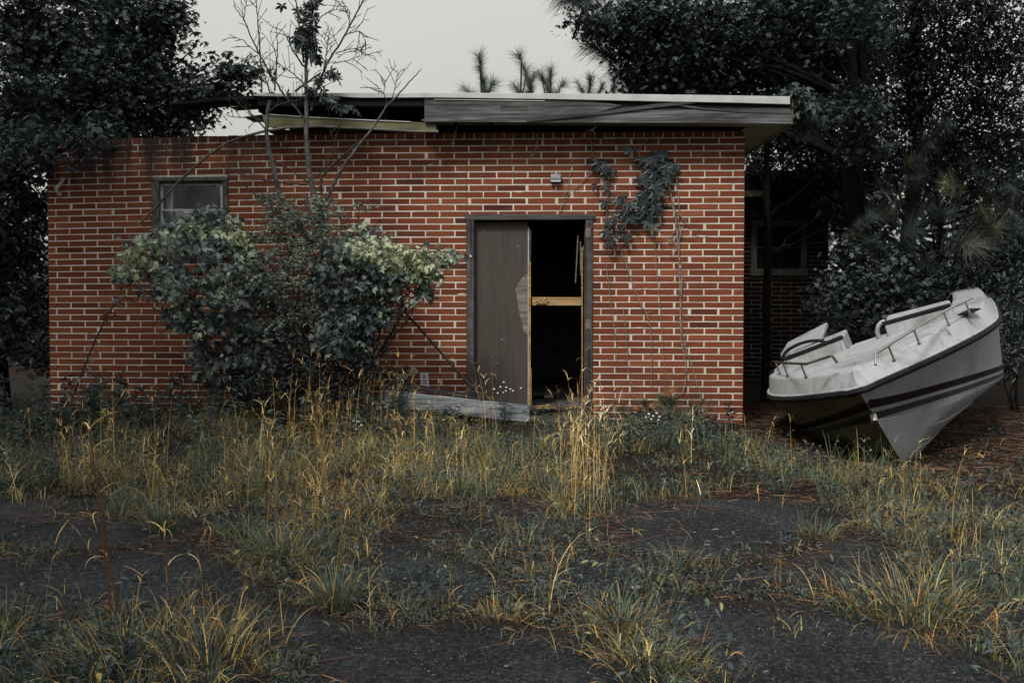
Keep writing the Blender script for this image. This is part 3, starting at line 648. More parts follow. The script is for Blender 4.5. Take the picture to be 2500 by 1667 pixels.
def grille(name, label, c0, cx, cy_, n, mat, cat):
    c0, cx, cy_ = map(np.array, (c0, cx, cy_)); ex, ey = cx - c0, cy_ - c0; nn = np.cross(ex, ey); nn /= np.linalg.norm(nn); g = Geo()
    def q(a0, a1, b0, b1, th=.012):
        V = [c0 + ex * a + ey * b + nn * s_ for s_ in (0, th) for a, b in ((a0, b0), (a1, b0), (a1, b1), (a0, b1))]
        g.add(V, np.array([[0, 3, 2, 1], [4, 5, 6, 7], [0, 1, 5, 4], [1, 2, 6, 5], [2, 3, 7, 6], [3, 0, 4, 7]]))
    q(0, 1, 0, .06); q(0, 1, .94, 1); q(0, .2, .061, .939); q(.8, 1, .061, .939); 
    for k in range(n): b = .06 + .88 * (k + .55) / n; q(.2, .8, b - .025, b + .025, .009)
    return tag(g.build(name, mat, loc=c0), label, cat)
grille('plastic_vent', 'small white plastic vent grille leaning on the brick wall', at(1029, 955, 10.28), at(1048, 955, 10.28), at(1026, 911, 10.32), 7, m_plastic, 'vent')
grille('plastic_vent', 'tan vent grille tipped over beside the white one', at(958, 940, 10.2), at(948, 930, 10.2), at(1022, 906, 10.28), 9, m_tan, 'vent')
# the wing set back on the right
YW = 15.3; xw0, xw1 = 2.6, at(2021, 800, YW)[0]
wing = thing('brick_wing', 'shaded dark brick wing set back in the trees behind the boat', 'building', (xw1, YW, 0))
wa = at(1834, 539, YW); wb = at(1968, 670, YW)
hole = (wa[0] - xw1, wb[0] - xw1, wb[2], wa[2])
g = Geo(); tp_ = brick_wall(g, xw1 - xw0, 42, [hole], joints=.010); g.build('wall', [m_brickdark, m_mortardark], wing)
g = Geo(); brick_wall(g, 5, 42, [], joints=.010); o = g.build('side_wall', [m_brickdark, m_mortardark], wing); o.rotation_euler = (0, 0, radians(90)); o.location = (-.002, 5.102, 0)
g = Geo(); g.box((xw0 - xw1 - .2, -.5, 2.86), (.6, 6, 3.16)); rf = g.build('roof', m_felt, wing)
g = Geo(); a_ = at(1818, 466, YW - .52); b_ = at(1872, 480, YW - .52); g.box((a_[0] - xw1, -.53, b_[2]), (b_[0] - xw1, -.505, a_[2])); g.build('fascia_remnant', m_soffit, rf)
g = Geo(); (u0, u1, z0, z1) = hole; q = .09
g.box((u0, -.02, z0), (u0 + q, .1, z1), 0); g.box((u1 - q, -.02, z0), (u1, .1, z1), 0); g.box((u0 + q, -.02, z1 - q), (u1 - q, .1, z1), 0); g.box((u0 - .02, -.03, z0 - .02), (u1 + .02, .1, z0 + q), 0)
g.box((u0 + q, .02, (z0 + z1) / 2 - .012), (u1 - q, .06, (z0 + z1) / 2 + .012), 0)
wv = g.build('window', m_winframe, wing, bevel=.003); g = Geo(); g.box((u0 + q, .05, z0 + q), (u1 - q, .055, z1 - q)); g.build('pane', m_felt, wv)
g = Geo(); g.box((xw0 - xw1, .101, -.1), (-.11, .3, 2.86)); g.build('inner_wall', m_dark, wing)

# ---------------------------------------------------------------- the boat
BT = np.array([2.849, 8.132, 0.611]); yw, pt, rl = .435, .079, .352
def rot(yaw, pitch, roll):
    c, s = math.cos(yaw), math.sin(yaw); Rz = np.array([[c, s, 0], [-s, c, 0], [0, 0, 1]])
    c, s = math.cos(pitch), math.sin(pitch); Rx = np.array([[1, 0, 0], [0, c, -s], [0, s, c]])
    c, s = math.cos(roll), math.sin(roll); Ry = np.array([[c, 0, -s], [0, 1, 0], [s, 0, c]])
    return Rz @ Rx @ Ry
BM = rot(yw, pt, rl)
from mathutils import Matrix
boat = thing('motorboat', 'abandoned white bowrider motorboat with red and grey stripes, heeled over in the weeds', 'boat')
boat.matrix_world = Matrix([list(BM[0]) + [BT[0]], list(BM[1]) + [BT[1]], list(BM[2]) + [BT[2]], [0, 0, 0, 1]])
m_gel, t, p, o = newmat('chalky_white_gelcoat')
n1 = noise(t, 1.0, 6, .75, sc3=(16, 16, 2.0)); n2 = noise(t, 2.2, 6, .65); n3 = noise(t, 40, 4, .7)
c_ = mix(t, math_(t, 'MULTIPLY', math_(t, 'SUBTRACT', n1, .48), 2.4, True), (.33, .345, .35), (.10, .105, .10))
c_ = mix(t, math_(t, 'MULTIPLY', math_(t, 'SUBTRACT', n2, .50), 4.0, True), c_, (.12, .125, .115))
c_ = mix(t, math_(t, 'MULTIPLY', math_(t, 'SUBTRACT', n3, .62), 4.0, True), c_, (.09, .09, .085))
put(t, p, c_, .5, .4, n3, .15, .003)
m_hull, t, p, o = newmat('hull_gelcoat'); n1 = noise(t, 1.0, 5, .65, sc3=(4, 4, .8)); n3 = noise(t, 30, 4, .7)
c_ = mix(t, math_(t, 'MULTIPLY', math_(t, 'SUBTRACT', n1, .5), 2.5, True), (.33, .345, .355), (.16, .168, .17))
c_ = mix(t, math_(t, 'MULTIPLY', math_(t, 'SUBTRACT', n3, .62), 3.0, True), c_, (.15, .15, .14)); put(t, p, c_, .42, .4, n3, .08, .003)
m_hullshade = plainmat('shaded_olive_gelcoat', (.07, .067, .036), (.17, .16, .10), 6, .6, .3, .2)  # shade of the left hull side put into a darker, dirtier olive
m_red = plainmat('faded_maroon_stripe', (.011, .007, .008), (.021, .012, .013), 5, .5, .3, .1)
m_grey = plainmat('faded_grey_stripe', (.03, .034, .038), (.055, .06, .066), 5, .5, .3, .1)
m_rubrail = plainmat('black_rub_rail', (.005, .0055, .006), (.016, .017, .018), 18, .7, .12, .3)
m_chrome = plainmat('tarnished_rail_metal', (.30, .29, .28), (.50, .48, .46), 25, .3, .5, .2, metal=.9)
m_bronze = plainmat('brown_tarnished_rail', (.035, .026, .022), (.10, .08, .07), 25, .4, .5, .2, metal=.5)
BB, BLn, BQ, BLEN = 1.114, 1.9, 1.925, 4.7
hw = lambda y: BB * (1 - (1 - np.clip((y + .04) / (BLn + .04), 0, 1)) ** BQ) * (1 - .10 * np.clip((y - 2.4) / 2.3, 0, 1) ** 2)
keelz = lambda y: np.interp(y, [0, .06, .18, .316, .55, .821, 1.2, 1.8, 4.7], [-.015, -.09, -.20, -.338, -.60, -.85, -.95, -.97, -.95])
# section rows: from sheer to chine (with stripe bands) to keel, mirrored
vrow = [0, .1, .3, .5, .66, .78, .815, .93, 1.0]      # share of topside height; 0.66-0.78 maroon, 0.815-0.93 grey
ycs = np.concatenate([np.linspace(0.0, .35, 8), np.linspace(.45, 2.2, 18), np.linspace(2.4, BLEN, 8)])
def chine(y):
    h = hw(y); kz = keelz(y); ch = max(0.0, h * np.interp(y, [.3, .5, 1.0, 1.9, 4.7], [0.0, .22, .66, .88, .93])); cz = np.interp(y, [0, .3, .9, 1.9, 4.7], [-.06, -.31, -.46, -.52, -.50])
    if kz > cz: ch = 0.0; cz = kz
    return h, ch, cz
def topside(y, z):
    h, ch, cz = chine(y); v = min(max(z / cz, 0), 1)
    return h + (ch - h) * v ** 1.25 - .05 * h * math.sin(pi * v) * (1 if y < 1.2 else .2), cz * v
def section(y):
    h = hw(y); kz = keelz(y)
    ch = max(0.0, h * np.interp(y, [.3, .5, 1.0, 1.9, 4.7], [0.0, .22, .66, .88, .93])); cz = np.interp(y, [0, .3, .9, 1.9, 4.7], [-.06, -.31, -.46, -.52, -.50])
    if kz > cz: ch = 0.0; cz = kz
    cz = max(cz, kz)
    pts = []
    for v in vrow:
        fl = v ** 1.25
        pts.append((h + (ch - h) * fl - .05 * h * math.sin(pi * v) * (1 if y < 1.2 else .2), cz * v))
    pts += [(ch * .985, cz - .014 if kz < cz - .02 else cz), (ch * .67, cz + (kz - cz) * .30), (ch * .655, cz + (kz - cz) * .345), (ch * .33, cz + (kz - cz) * .635), (ch * .315, cz + (kz - cz) * .68), (0.0, kz)]
    return pts
S_ = [section(y) for y in ycs]; nr = len(S_[0])
hull = Geo(); stripes = {m_red: Geo(), m_grey: Geo()}
for sd_ in (1, -1):
    V = np.array([[sd_ * x * (y > 0), y - .03 * (y == 0), z] for y, s_ in zip(ycs, S_) for x, z in s_]); Fc = []; mi = []
    for i in range(len(ycs) - 1):
        for k in range(nr - 1):
            q = (i * nr + k, i * nr + k + 1, (i + 1) * nr + k + 1, (i + 1) * nr + k)
            Fc.append(q if sd_ < 0 else q[::-1]); mi.append(0 if sd_ > 0 else 1)
    hull.add(V, np.array(Fc), np.array(mi))
    for m, (za_, zb_) in ((m_red, ((.10, .405), (.165, .45))), (m_grey, ((.20, .475), (.26, .507)))):
        ya = np.concatenate([np.linspace(.1, .6, 24), np.linspace(.65, BLEN, 40)]); W = []
        for y in ya:
            for zz_ in (za_, zb_):
                zt_q = -(zz_[0] + (zz_[1] - zz_[0]) * (np.clip((y - .1) / 1.75, 0, 1) ** .8)); x_, z_ = topside(y, zt_q); W.append([sd_ * (x_ + .004), y, z_])
        n_ = len(ya); q = [(2 * i, 2 * i + 1, 2 * i + 3, 2 * i + 2) for i in range(n_ - 1)]
        stripes[m].add(np.array(W), np.array(q if sd_ < 0 else [z[::-1] for z in q]))
tr_ = [(x, BLEN, z) for x, z in S_[-1]] + [(-x, BLEN, z) for x, z in S_[-1][::-1][1:]]
hull.add(tr_, [tuple(range(len(tr_)))], 0)
ho = hull.build('hull', [m_hull, m_hullshade], boat, smooth=True)
md = ho.modifiers.new('split', 'EDGE_SPLIT'); md.split_angle = radians(28)
for m, gg in stripes.items(): gg.build('hull_stripe', m, ho, smooth=True)
# deck moulding: flank rising from the rail, knuckle, side deck, coaming edge
yd = np.concatenate([np.linspace(0, .3, 12), np.linspace(.36, 2.2, 30), np.linspace(2.35, BLEN, 10)])
def inset(y, d, lift):
    # point on the outline moved inwards by d
    e = 1e-3; y2 = y; h = hw(y); dx = (hw(y + e) - hw(max(y - e, 0))) / (e if y < e else 2 * e); n_ = np.array([-1.0, dx]); n_ /= np.linalg.norm(n_)
    x = h + n_[0] * d; yq = y + n_[1] * d
    return [max(x, 0.0), yq, lift]
prof = [(.0, .0), (-.006, .03), (.004, .045), (.012, .06), (.048, .160), (.062, .185), (.085, .198), (.20, .212), (.36, .228), (.40, .218), (.42, .13)]
deck = Geo()
for sd_ in (1, -1):
    V = []
    for y in yd:
        for (d, l) in prof:
            lf = l * np.interp(y, [0, 1.0, 2.5, 4.7], [.86, 1.0, 1.0, .95]) 
            q = inset(y, d * np.interp(y, [0, .6, 4.7], [1.15, 1, .8]), lf); q[1] = min(q[1], BLEN)
            if y == 0: q[0] = 0.0; q[1] -= .03
            V.append([sd_ * q[0], q[1], q[2]])
    n_ = len(prof); Fc = []
    for i in range(len(yd) - 1):
        for k in range(n_ - 1):
            q = (i * n_ + k, (i + 1) * n_ + k, (i + 1) * n_ + k + 1, i * n_ + k + 1); Fc.append(q if sd_ > 0 else q[::-1])
    deck.add(V, np.array(Fc), 0)
fd = []
for y in yd[yd < 1.32]:
    lf = np.interp(y, [0, 1.0, 2.5], [.86, 1.0, 1.0]); q = inset(y, .3 * np.interp(y, [0, .6, 4.7], [1.15, 1, .8]), .214 * lf); fd.append([[-q[0], q[1], q[2] - .004], [0, q[1] + .02, q[2] + .012], [q[0], q[1], q[2] - .004]])
nf = len(fd); fd = np.array(fd).reshape(-1, 3); deck.add(fd, [(i * 3 + k, i * 3 + k + 1, i * 3 + 4 + k, i * 3 + 3 + k) for i in range(nf - 1) for k in range(2)], 0)
fw_ = fd[-3:].copy(); fl_ = fw_.copy(); fl_[:, 2] -= .4; deck.add(np.concatenate([fw_, fl_]), [(0, 1, 4, 3), (1, 2, 5, 4)], 0)
# cockpit liner so that the inside is closed
lv = []
for y in np.linspace(.62, BLEN - .1, 16):
    h = max(hw(y) - .44, .02); lv += [[-h, y, .15], [-h, y, -.25], [h, y, -.25], [h, y, .15]]
deck.add(lv, [(i * 4 + k, i * 4 + k + 1, i * 4 + 5 + k, i * 4 + 4 + k) for i in range(15) for k in range(3)] + [(0, 1, 2, 3)], 0)
hx = hw(BLEN); deck.box((-hx + .02, BLEN - .12, -.1), (hx - .02, BLEN, .2), 0)
do = deck.build('deck', m_gel, boat, smooth=True); md = do.modifiers.new('split', 'EDGE_SPLIT'); md.split_angle = radians(15)
rail_pts = [[-hw(y) - .014, y, .004] for y in yd[::-1]] + [[hw(y) + .014, y, .004] for y in yd[1:]]
rail_pts = np.array(rail_pts); kq = np.abs(rail_pts[:, 0]) > .13; nl = len(yd); rail_pts = np.concatenate([rail_pts[:nl][kq[:nl]], [[-.09, -.012, .004], [-.045, -.03, .004], [0, -.036, .004], [.045, -.03, .004], [.09, -.012, .004]], rail_pts[nl:][kq[nl:]]])
g = Geo(); g.tube(rail_pts, .026, 8); rr = g.build('rub_rail', m_rubrail, boat, smooth=True)
g = Geo(); q = rail_pts.copy(); q[:, 2] += .034; q[:, 0] *= .995; g.tube(q, .012, 6); g.build('rail_bead', m_gel, rr, smooth=True)
def blay(px, py, zl):          # picture point -> boat coordinates on the plane z = zl of the boat
    r = ray(px, py); o_ = np.array([0, 0, CAMZ]); n_ = BM[:, 2]; tt = ((BT + n_ * zl - o_) @ n_) / (r @ n_)
    return BM.T @ (o_ + r * tt - BT)
def Z1(x, y): return (1860 + x / 3.563, 700 + y / 3.563)
# bow rails
for pts, posts in (([(960, 600), (1160, 470), (1400, 320), (1600, 205), (1830, 95)], [(1160, 470), (1345, 385), (1605, 240), (1780, 140)]),
                   ([(630, 592), (500, 632), (380, 672), (200, 662), (105, 650)], [(375, 690), (205, 685), (125, 680)])):
    tgt = [blay(*Z1(*q), .335) for q in pts]; P = np.array(tgt); ti = np.linspace(0, 1, 30); tt_ = np.linspace(0, 1, len(P))
    P = np.stack([np.interp(ti, tt_, P[:, k]) for k in range(3)], 1); P[0, 2] -= .07
    g = Geo(); g.tube(P, .0115, 8); ro = g.build('grab_rail', m_chrome if posts[0][0] > 700 else m_bronze, boat, smooth=True)
    for q in posts:
        b_ = blay(*Z1(*q), .30); k = np.abs(P[:, 0] - b_[0]).argmin(); g = Geo()
        g.tube([[P[k, 0], P[k, 1] + .01, .20], [P[k, 0], P[k, 1], P[k, 2]]], .009, 8); g.tube([[P[k, 0], P[k, 1] + .01, .205], [P[k, 0], P[k, 1] + .01, .215]], .02, 8); g.build('stanchion', m_chrome, ro, smooth=True)
# consoles on each side of the walk-through
def prism(g, base, top, m=0):
    n_ = len(base); V = list(base) + list(top); g.add(V, [tuple(range(n_))[::-1], tuple(range(n_, 2 * n_))] + [(k, (k + 1) % n_, n_ + (k + 1) % n_, n_ + k) for k in range(n_)], m)
for sd_, nm in ((-1, 'left'), (1, 'right')):
    g = Geo(); xi, xo = .20 * sd_, .80 * sd_
    y0 = 1.35
    base = [(xi, y0, -.2), (xo, y0 + .05, -.2), (xo, y0 + .55, -.2), (xi, y0 + .55, -.2)]
    top = [(xi, y0 + .06, .335), (xo * 1.0, y0 + .12, .30), (xo * .98, y0 + .55, .33), (xi, y0 + .55, .37)]
    if sd_ < 0: base, top = base[::-1], top[::-1]
    prism(g, base, top); co = g.build('console', m_gel, boat, bevel=.02)
    g = Geo(); a_ = np.array([xi - .01 * sd_, y0 + .07, .347]); b_ = np.array([xo, y0 + .13, .312]); g.beam(a_, b_, .05, .03, up=(0, .3, 1)); g.build('windscreen_seal', m_rubrail, co, bevel=.006)
    if sd_ < 0:
        g = Geo(); prism(g, [(-.88, y0 + .4, .30), (-.88, y0 + .95, .34), (-.42, y0 + .95, .42), (-.42, y0 + .4, .36)], [(-.88, y0 + .4, .345), (-.88, y0 + .95, .40), (-.42, y0 + .95, .47), (-.42, y0 + .4, .40)]); g.build('console_lid', m_gel, co, bevel=.012)
        g = Geo(); th = np.linspace(0, pi, 22); g.tube(np.stack([-.60 + .22 * np.cos(th), y0 + .2 + .02 * np.sin(th), .315 + .085 * np.sin(th)], 1), .017, 8); g.build('grab_handle', m_rubrail, co, smooth=True)
    else:
        g = Geo(); th = np.linspace(-pi * .5, pi * .55, 16); g.tube(np.stack([.19 - .09 * np.cos(th), y0 + .22 + 0 * th, .24 + .11 * np.sin(th)], 1), .022, 8); g.build('side_handle', m_gel, co, smooth=True)
g = Geo(); g.box((-.195, 1.6, -.2), (.195, 1.66, .22)); g.box((-.195, 1.661, .16), (.195, 1.95, .2)); g.build('walk_through_door', m_gel, boat, bevel=.012)
# dark openings of missing deck fittings
for (x, y) in ((1815, 235), (120, 780)):
    b_ = blay(*Z1(x, y), .2 if x > 500 else .16); g = Geo()
    if x > 500: g.beam(b_ + np.array([-.06, -.08, .02]), b_ + np.array([.05, .09, .02]), .1, .012, up=(.25, 0, 1))
    else: g.beam(b_ + np.array([-.02, -.06, .0]), b_ + np.array([-.02, .06, .0]), .03, .12)
    g.build('deck_fitting', m_rubrail, boat)
for y_ in (.35, .8, 1.3, 1.8):
    pass
g = Geo(); g.tube([[0, .2, -.25], [0, .16, -.30]], .03, 8); g.build('bow_eye', m_chrome, boat, smooth=True)

# ---------------------------------------------------------------- foliage helpers
def unit(v): return v / (np.linalg.norm(v, axis=-1, keepdims=True) + 1e-9)
def frames(d, n):
    d = unit(d); s = unit(np.cross(n, d)); n = np.cross(d, s); return np.stack([d, s, n], -1)
T_ELL = (np.array([[0, 0, 0], [.32, -.20, .06], [.72, -.15, .02], [1, 0, -.14], [.72, .15, .02], [.32, .20, .06]]), [(0, 1, 2, 3), (0, 3, 4, 5)])
T_NARROW = (np.array([[0, 0, 0], [.35, -.075, .02], [.7, -.06, -.03], [1, 0, -.18], [.7, .06, -.03], [.35, .075, .02]]), [(0, 1, 2, 3), (0, 3, 4, 5)])
_mp = [(0, 0), (-.02, .22), (.14, .44), (.30, .24), (.60, .50), (.58, .17), (1, 0)]
_mv = [(x, y, -.28 * x * x - .45 * y * y) for x, y in _mp] + [(x, -y, -.28 * x * x - .45 * y * y) for x, y in _mp[1:-1]]
T_MAPLE = (np.array(_mv), [(0, 1, 2, 3, 4, 5, 6)[::-1], (0, 7, 8, 9, 10, 11, 6)])
def palm(angs, lens, droop=.35, wd=.19):
    V = []; Fc = []
    for a, l in zip(angs, lens):
        b = len(V); c, s = math.cos(radians(a)), math.sin(radians(a))
        for x, y in ((.05, 0), (.4, -wd), (.75, -wd * .8), (1, 0), (.75, wd * .8), (.4, wd)):
            x *= l; y *= l; V.append((x * c - y * s, x * s + y * c, -droop * x * x + (.12 * abs(y))))
        Fc += [(b, b + 1, b + 2, b + 3), (b, b + 3, b + 4, b + 5)]
    return np.array(V), Fc
T_PALM = palm((-105, -52, 0, 52, 105), (.62, .9, 1, .9, .62))
T_FROND = palm((-115, -70, -30, 0, 30, 70, 115), (.6, .8, .95, 1, .95, .8, .6), .8, .13)
def tuft(nn, ln, spread, wd=.012, seed=1):
    r = np.random.default_rng(seed); V = []; Fc = []
    for i in range(nn):
        b = len(V); s0 = r.uniform(0, .5); az = r.uniform(0, 2 * pi); op = r.uniform(.25, 1) * spread; l = ln * r.uniform(.75, 1.1)
        d = np.array([math.cos(op), math.sin(op) * math.cos(az), math.sin(op) * math.sin(az)]); p0 = np.array([s0, 0, 0]); sd_ = np.cross(d, [0.3, .5, .8]); sd_ = sd_ / np.linalg.norm(sd_) * wd
        V += [p0 - sd_, p0 + sd_, p0 + d * l]; Fc.append((b, b + 1, b + 2))
    return np.array(V), Fc
T_TUFT = tuft(95, 1.0, 1.4, .010)
def leaves(g, pos, size, T, t, m=0, droop=.5, updown=.8, out=None):
    n = len(pos); az = rng.uniform(0, 2 * pi, n)
    d = np.stack([np.cos(az), np.sin(az), -droop + rng.normal(0, .35, n)], 1)
    if out is not None: d = d + out * 1.0
    nn = rng.normal(0, 1, (n, 3)) * (1 - updown); nn[:, 2] += updown
    g.inst(T[0], T[1], frames(d, nn), pos, size, m, t)
def blob_clumps(blobs, ncl, surf=.5):
    # blobs: (px, py, Y, r_px[, depth factor]); clump centres spread through each ellipsoid by volume
    c = []; w_ = np.array([b[3] ** 1.6 for b in blobs], float); w_ /= w_.sum()
    for b, k in zip(blobs, rng.multinomial(ncl, w_)):
        ce = at(b[0], b[1], b[2]); r = b[3] * b[2] / F; v = unit(rng.normal(0, 1, (k, 3))) * (rng.random((k, 1)) ** (1 / 3.0 * (1 - surf) + .12)) * r
        v[:, 1] *= b[4] if len(b) > 4 else 1.0
        c.append(ce + v)
    return np.concatenate(c)
def crown(name, mat, parent, clumps, per, crad, size, T, tint=(.5, .18), droop=.5, updown=.75, flat=.6, extra=None):
    g = Geo(); n = len(clumps); pos = np.repeat(clumps, per, 0) + rng.normal(0, 1, (n * per, 3)) * crad * np.array([1, 1, flat])
    t_ = np.repeat(np.clip(rng.normal(tint[0], tint[1], n), 0, 1), per) + rng.normal(0, .1, n * per)
    if extra is not None: t_ = t_ + extra(pos)
    leaves(g, pos, size * rng.uniform(.5, 1.35, n * per), T, np.clip(t_, 0, 1), 0, droop, updown)
    return g.build(name, mat, parent)
def limb(g, a, b, r0, r1, sag_=.1, n=10, wob=.03, sides=6):
    a = np.asarray(a, float); b = np.asarray(b, float); q = np.linspace(0, 1, n)[:, None]; l = np.linalg.norm(b - a)
    P = a + (b - a) * q + np.array([0, 0, 1]) * sag_ * l * (q * (1 - q)) * 2
    P[1:-1] += rng.normal(0, wob * l * .3, (n - 2, 3)); g.tube(P, np.linspace(r0, r1, n), sides)
    return P
def tree(name, label, base, top, r, blobs, ncl, per, crad, size, mat, T=T_MAPLE, more=None, group=None, twigs=60, **kw):
    base = np.asarray(base, float); top = np.asarray(top, float)
    th = thing(name, label, 'tree', base, group=group)
    g = Geo(); n = 14; q = np.linspace(0, 1, n)[:, None]; P = base + (top - base) * q; P[1:-1, :2] += rng.normal(0, .05 if r > .1 else .012, (n - 2, 2)); P[0, 2] -= .1
    rr = r * (1 - .75 * q[:, 0]); rr[0] *= 1.35; g.tube(P, rr, 10)
    cl = blob_clumps(blobs, ncl) if blobs else np.zeros((0, 3))
    if more is not None: cl = np.concatenate([cl, more])
    for b in blobs:
        e = at(b[0], b[1], b[2]); k = int(np.clip((e[2] - base[2]) / max(top[2] - base[2], .1) * .85, .3, .95) * (n - 1)); limb(g, P[k], e, min(rr[k] * .3, .035), .008, .05)
    for c in cl[rng.permutation(len(cl))[:twigs]]:
        if blobs:
            e = at(*blobs[int(np.argmin([np.linalg.norm(at(*b[:3]) - c) for b in blobs]))][:3])
            if np.linalg.norm(e - c) < 1.2: limb(g, e, c, .012, .004, .05, 6, sides=4)
        else:
            k = rng.integers(n // 2, n - 1); limb(g, P[k], c, .05, .006, .05, 7, sides=4)
    g.xf(lambda v: v - base); g.build('trunk', m_bark, th, smooth=True)
    o = crown('crown', mat, th, cl - base, per, crad, size, T, **kw)
    return th
def outside(v):  # keeps the added shade crowns unseen, out of the camera frame
    q = proj(v); return v[(q[:, 1] < -60) | (q[:, 0] < -120) | (q[:, 0] > 2620) | (v[:, 1] < .5)]
def dome(c, r, n, zmin=None):
    v = unit(rng.normal(0, 1, (n, 3))) * (rng.random((n, 1)) ** .45) * np.asarray(r) + np.asarray(c)
    return v if zmin is None else v[v[:, 2] > zmin]

# ---------------------------------------------------------------- trees on the left
LB = [(40, 40, 13, 130), (170, 50, 13.4, 120), (300, 55, 13, 95), (375, 60, 12.8, 60), (120, 190, 13, 130), (260, 190, 12.6, 100), (360, 180, 12.8, 75), (440, 205, 12.8, 48), (490, 235, 12.8, 40), (455, 285, 12.8, 36),
      (395, 280, 12.8, 55), (300, 290, 12.6, 70), (180, 300, 12.4, 90), (60, 300, 12, 110), (545, 210, 12.8, 26), (600, 168, 12.8, 20), (575, 195, 12.8, 24), (520, 150, 12.8, 22), (470, 120, 12.8, 16), (445, 50, 12.8, 18), (405, 20, 12.8, 28), (430, 330, 12.8, 22), (250, 340, 12, 50)]
tree('maple_tree', 'dark leafy maple rising behind the left end of the brick wall', (-5.6, 13.4, 0), (-5.2, 13.2, 8.5), .20, LB, 820, 32, .125, .078, m_lf_left,
     more=dome((-6.3, 13.6, 8.2), (3.4, 2.6, 2.6), 170, 5.4), twigs=110)
LB2 = [(40, 420, 11.2, 100), (30, 560, 11.2, 90), (45, 680, 11.3, 85), (30, 800, 11.2, 90), (80, 360, 10.6, 60), (170, 345, 10.15, 30), (108, 372, 10.2, 24), (225, 330, 10.3, 26), (-80, 500, 11, 140), (-80, 750, 11, 140), (70, 880, 11, 40)]
tree('shade_tree', 'drooping dark tree at the far left hiding the corner of the wall', (-5.9, 11.3, 0), (-6.1, 10.8, 7.5), .15, LB2, 330, 20, .16, .11, m_lf_far, T=T_ELL,
     more=outside(np.concatenate([dome((-6.0, 7.3, 6.1), (3.1, 4.4, 1.6), 1150, 4.0), dome((-5.8, 2.6, 5.2), (2.6, 3.2, 1.4), 480, 3.4)])), twigs=60)  # unseen forward crown, added to shade the left foreground and wall end

# ---------------------------------------------------------------- trees on the right
RB = [(1445, 48, 12, 26), (1490, 55, 12, 36), (1545, 50, 12, 45), (1600, 30, 12, 60), (1530, 118, 12.2, 26), (1565, 140, 12.2, 34), (1630, 100, 12, 60), (1620, 165, 12.2, 48), (1700, 60, 12.3, 80), (1700, 170, 12.4, 62), (1790, 90, 12.4, 95),
      (1780, 190, 12.6, 60), (1890, 60, 12.5, 100), (1880, 170, 12.6, 85), (1970, 130, 12.8, 95), (2060, 60, 12.6, 100), (1980, 20, 12.6, 100), (1560, 195, 12.5, 30), (1640, 205, 12.6, 34), (2080, 170, 12.9, 80), (2095, 60, 11.3, 60), (2080, 260, 11.4, 45), (2120, 350, 11.5, 40)]
tree('broadleaf_tree', 'big dark broadleaf tree whose branches hang over the white roof edge', (4.15, 12.2, 0), (4.3, 12.0, 9.5), .155, RB, 900, 38, .145, .066, m_lf_far, T=T_MAPLE,
     more=dome((3.9, 11.0, 8.0), (3.8, 3.6, 2.6), 340, 5.6), twigs=110)
RB2 = [(2180, 40, 13.6, 110), (2300, 60, 13.8, 120), (2420, 50, 13.6, 120), (2200, 190, 13.8, 100), (2330, 190, 13.9, 105), (2450, 190, 13.6, 100), (2230, 310, 14, 85), (2370, 310, 14, 90), (2470, 330, 14, 80), (2140, 290, 14.2, 60), (2300, 400, 14.2, 70), (2430, 440, 14.2, 75), (2330, 480, 14.3, 60), (2440, 560, 13.2, 70), (2490, 470, 13.2, 70), (2380, 600, 13, 60), (2500, 640, 12.8, 70), (2180, 420, 14.4, 60), (2120, 380, 14.4, 40)]
tree('broadleaf_tree', 'second dark trunk beyond the boat, right of the thickest trunk', (at(2213, 600, 13.8)[0], 13.8, 0), (5.6, 13.6, 9.5), .13, RB2, 1050, 32, .165, .08, m_lf_far, T=T_ELL,
     more=outside(np.concatenate([dome((5.6, 9.8, 7.0), (3.0, 3.4, 2.0), 560, 4.6), dome((6.0, 4.6, 5.6), (2.7, 4.2, 1.5), 620, 3.6)])), twigs=100)  # unseen crown parts over the boat and right side, added for their shade
RB3 = [(1890, 300, 14.6, 60), (1960, 290, 14.6, 70), (2030, 310, 14.8, 70), (1900, 385, 14.6, 44), (1975, 385, 14.6, 50), (2050, 400, 14.8, 55), (2060, 500, 14.6, 50), (2120, 530, 14.6, 45), (2000, 470, 15.0, 40), (1850, 395, 14.4, 22), (1860, 340, 14.6, 26), (1985, 230, 14.8, 60)]
tree('slender_tree', 'slim dark trunk standing just in front of the wing window', (at(1874, 700, 12.6)[0], 12.6, 0), (at(1874, 0, 12.6)[0] + .1, 13.0, 6.0), .062, RB3, 520, 26, .17, .09, m_lf_far, T=T_ELL, twigs=40)

tree('added_shade_tree', 'added leafy tree that shades the drive from the left, unseen outside the view', (-5.9, .6, 0), (-5.6, .9, 6.4), .16, [], 0, 24, .2, .12, m_lf_far, T=T_ELL, more=outside(dome((-5.2, 1.0, 5.3), (3.4, 4.0, 1.5), 1100, 3.2)), twigs=30)  # unseen trees either side of the camera, added to darken sides and foreground
tree('added_shade_tree', 'added leafy tree that shades the drive from the right, unseen outside the view', (6.2, .4, 0), (5.8, .8, 6.4), .16, [], 0, 24, .2, .12, m_lf_far, T=T_ELL, more=outside(dome((4.9, .8, 5.3), (3.5, 3.9, 1.5), 1100, 3.2)), twigs=30)
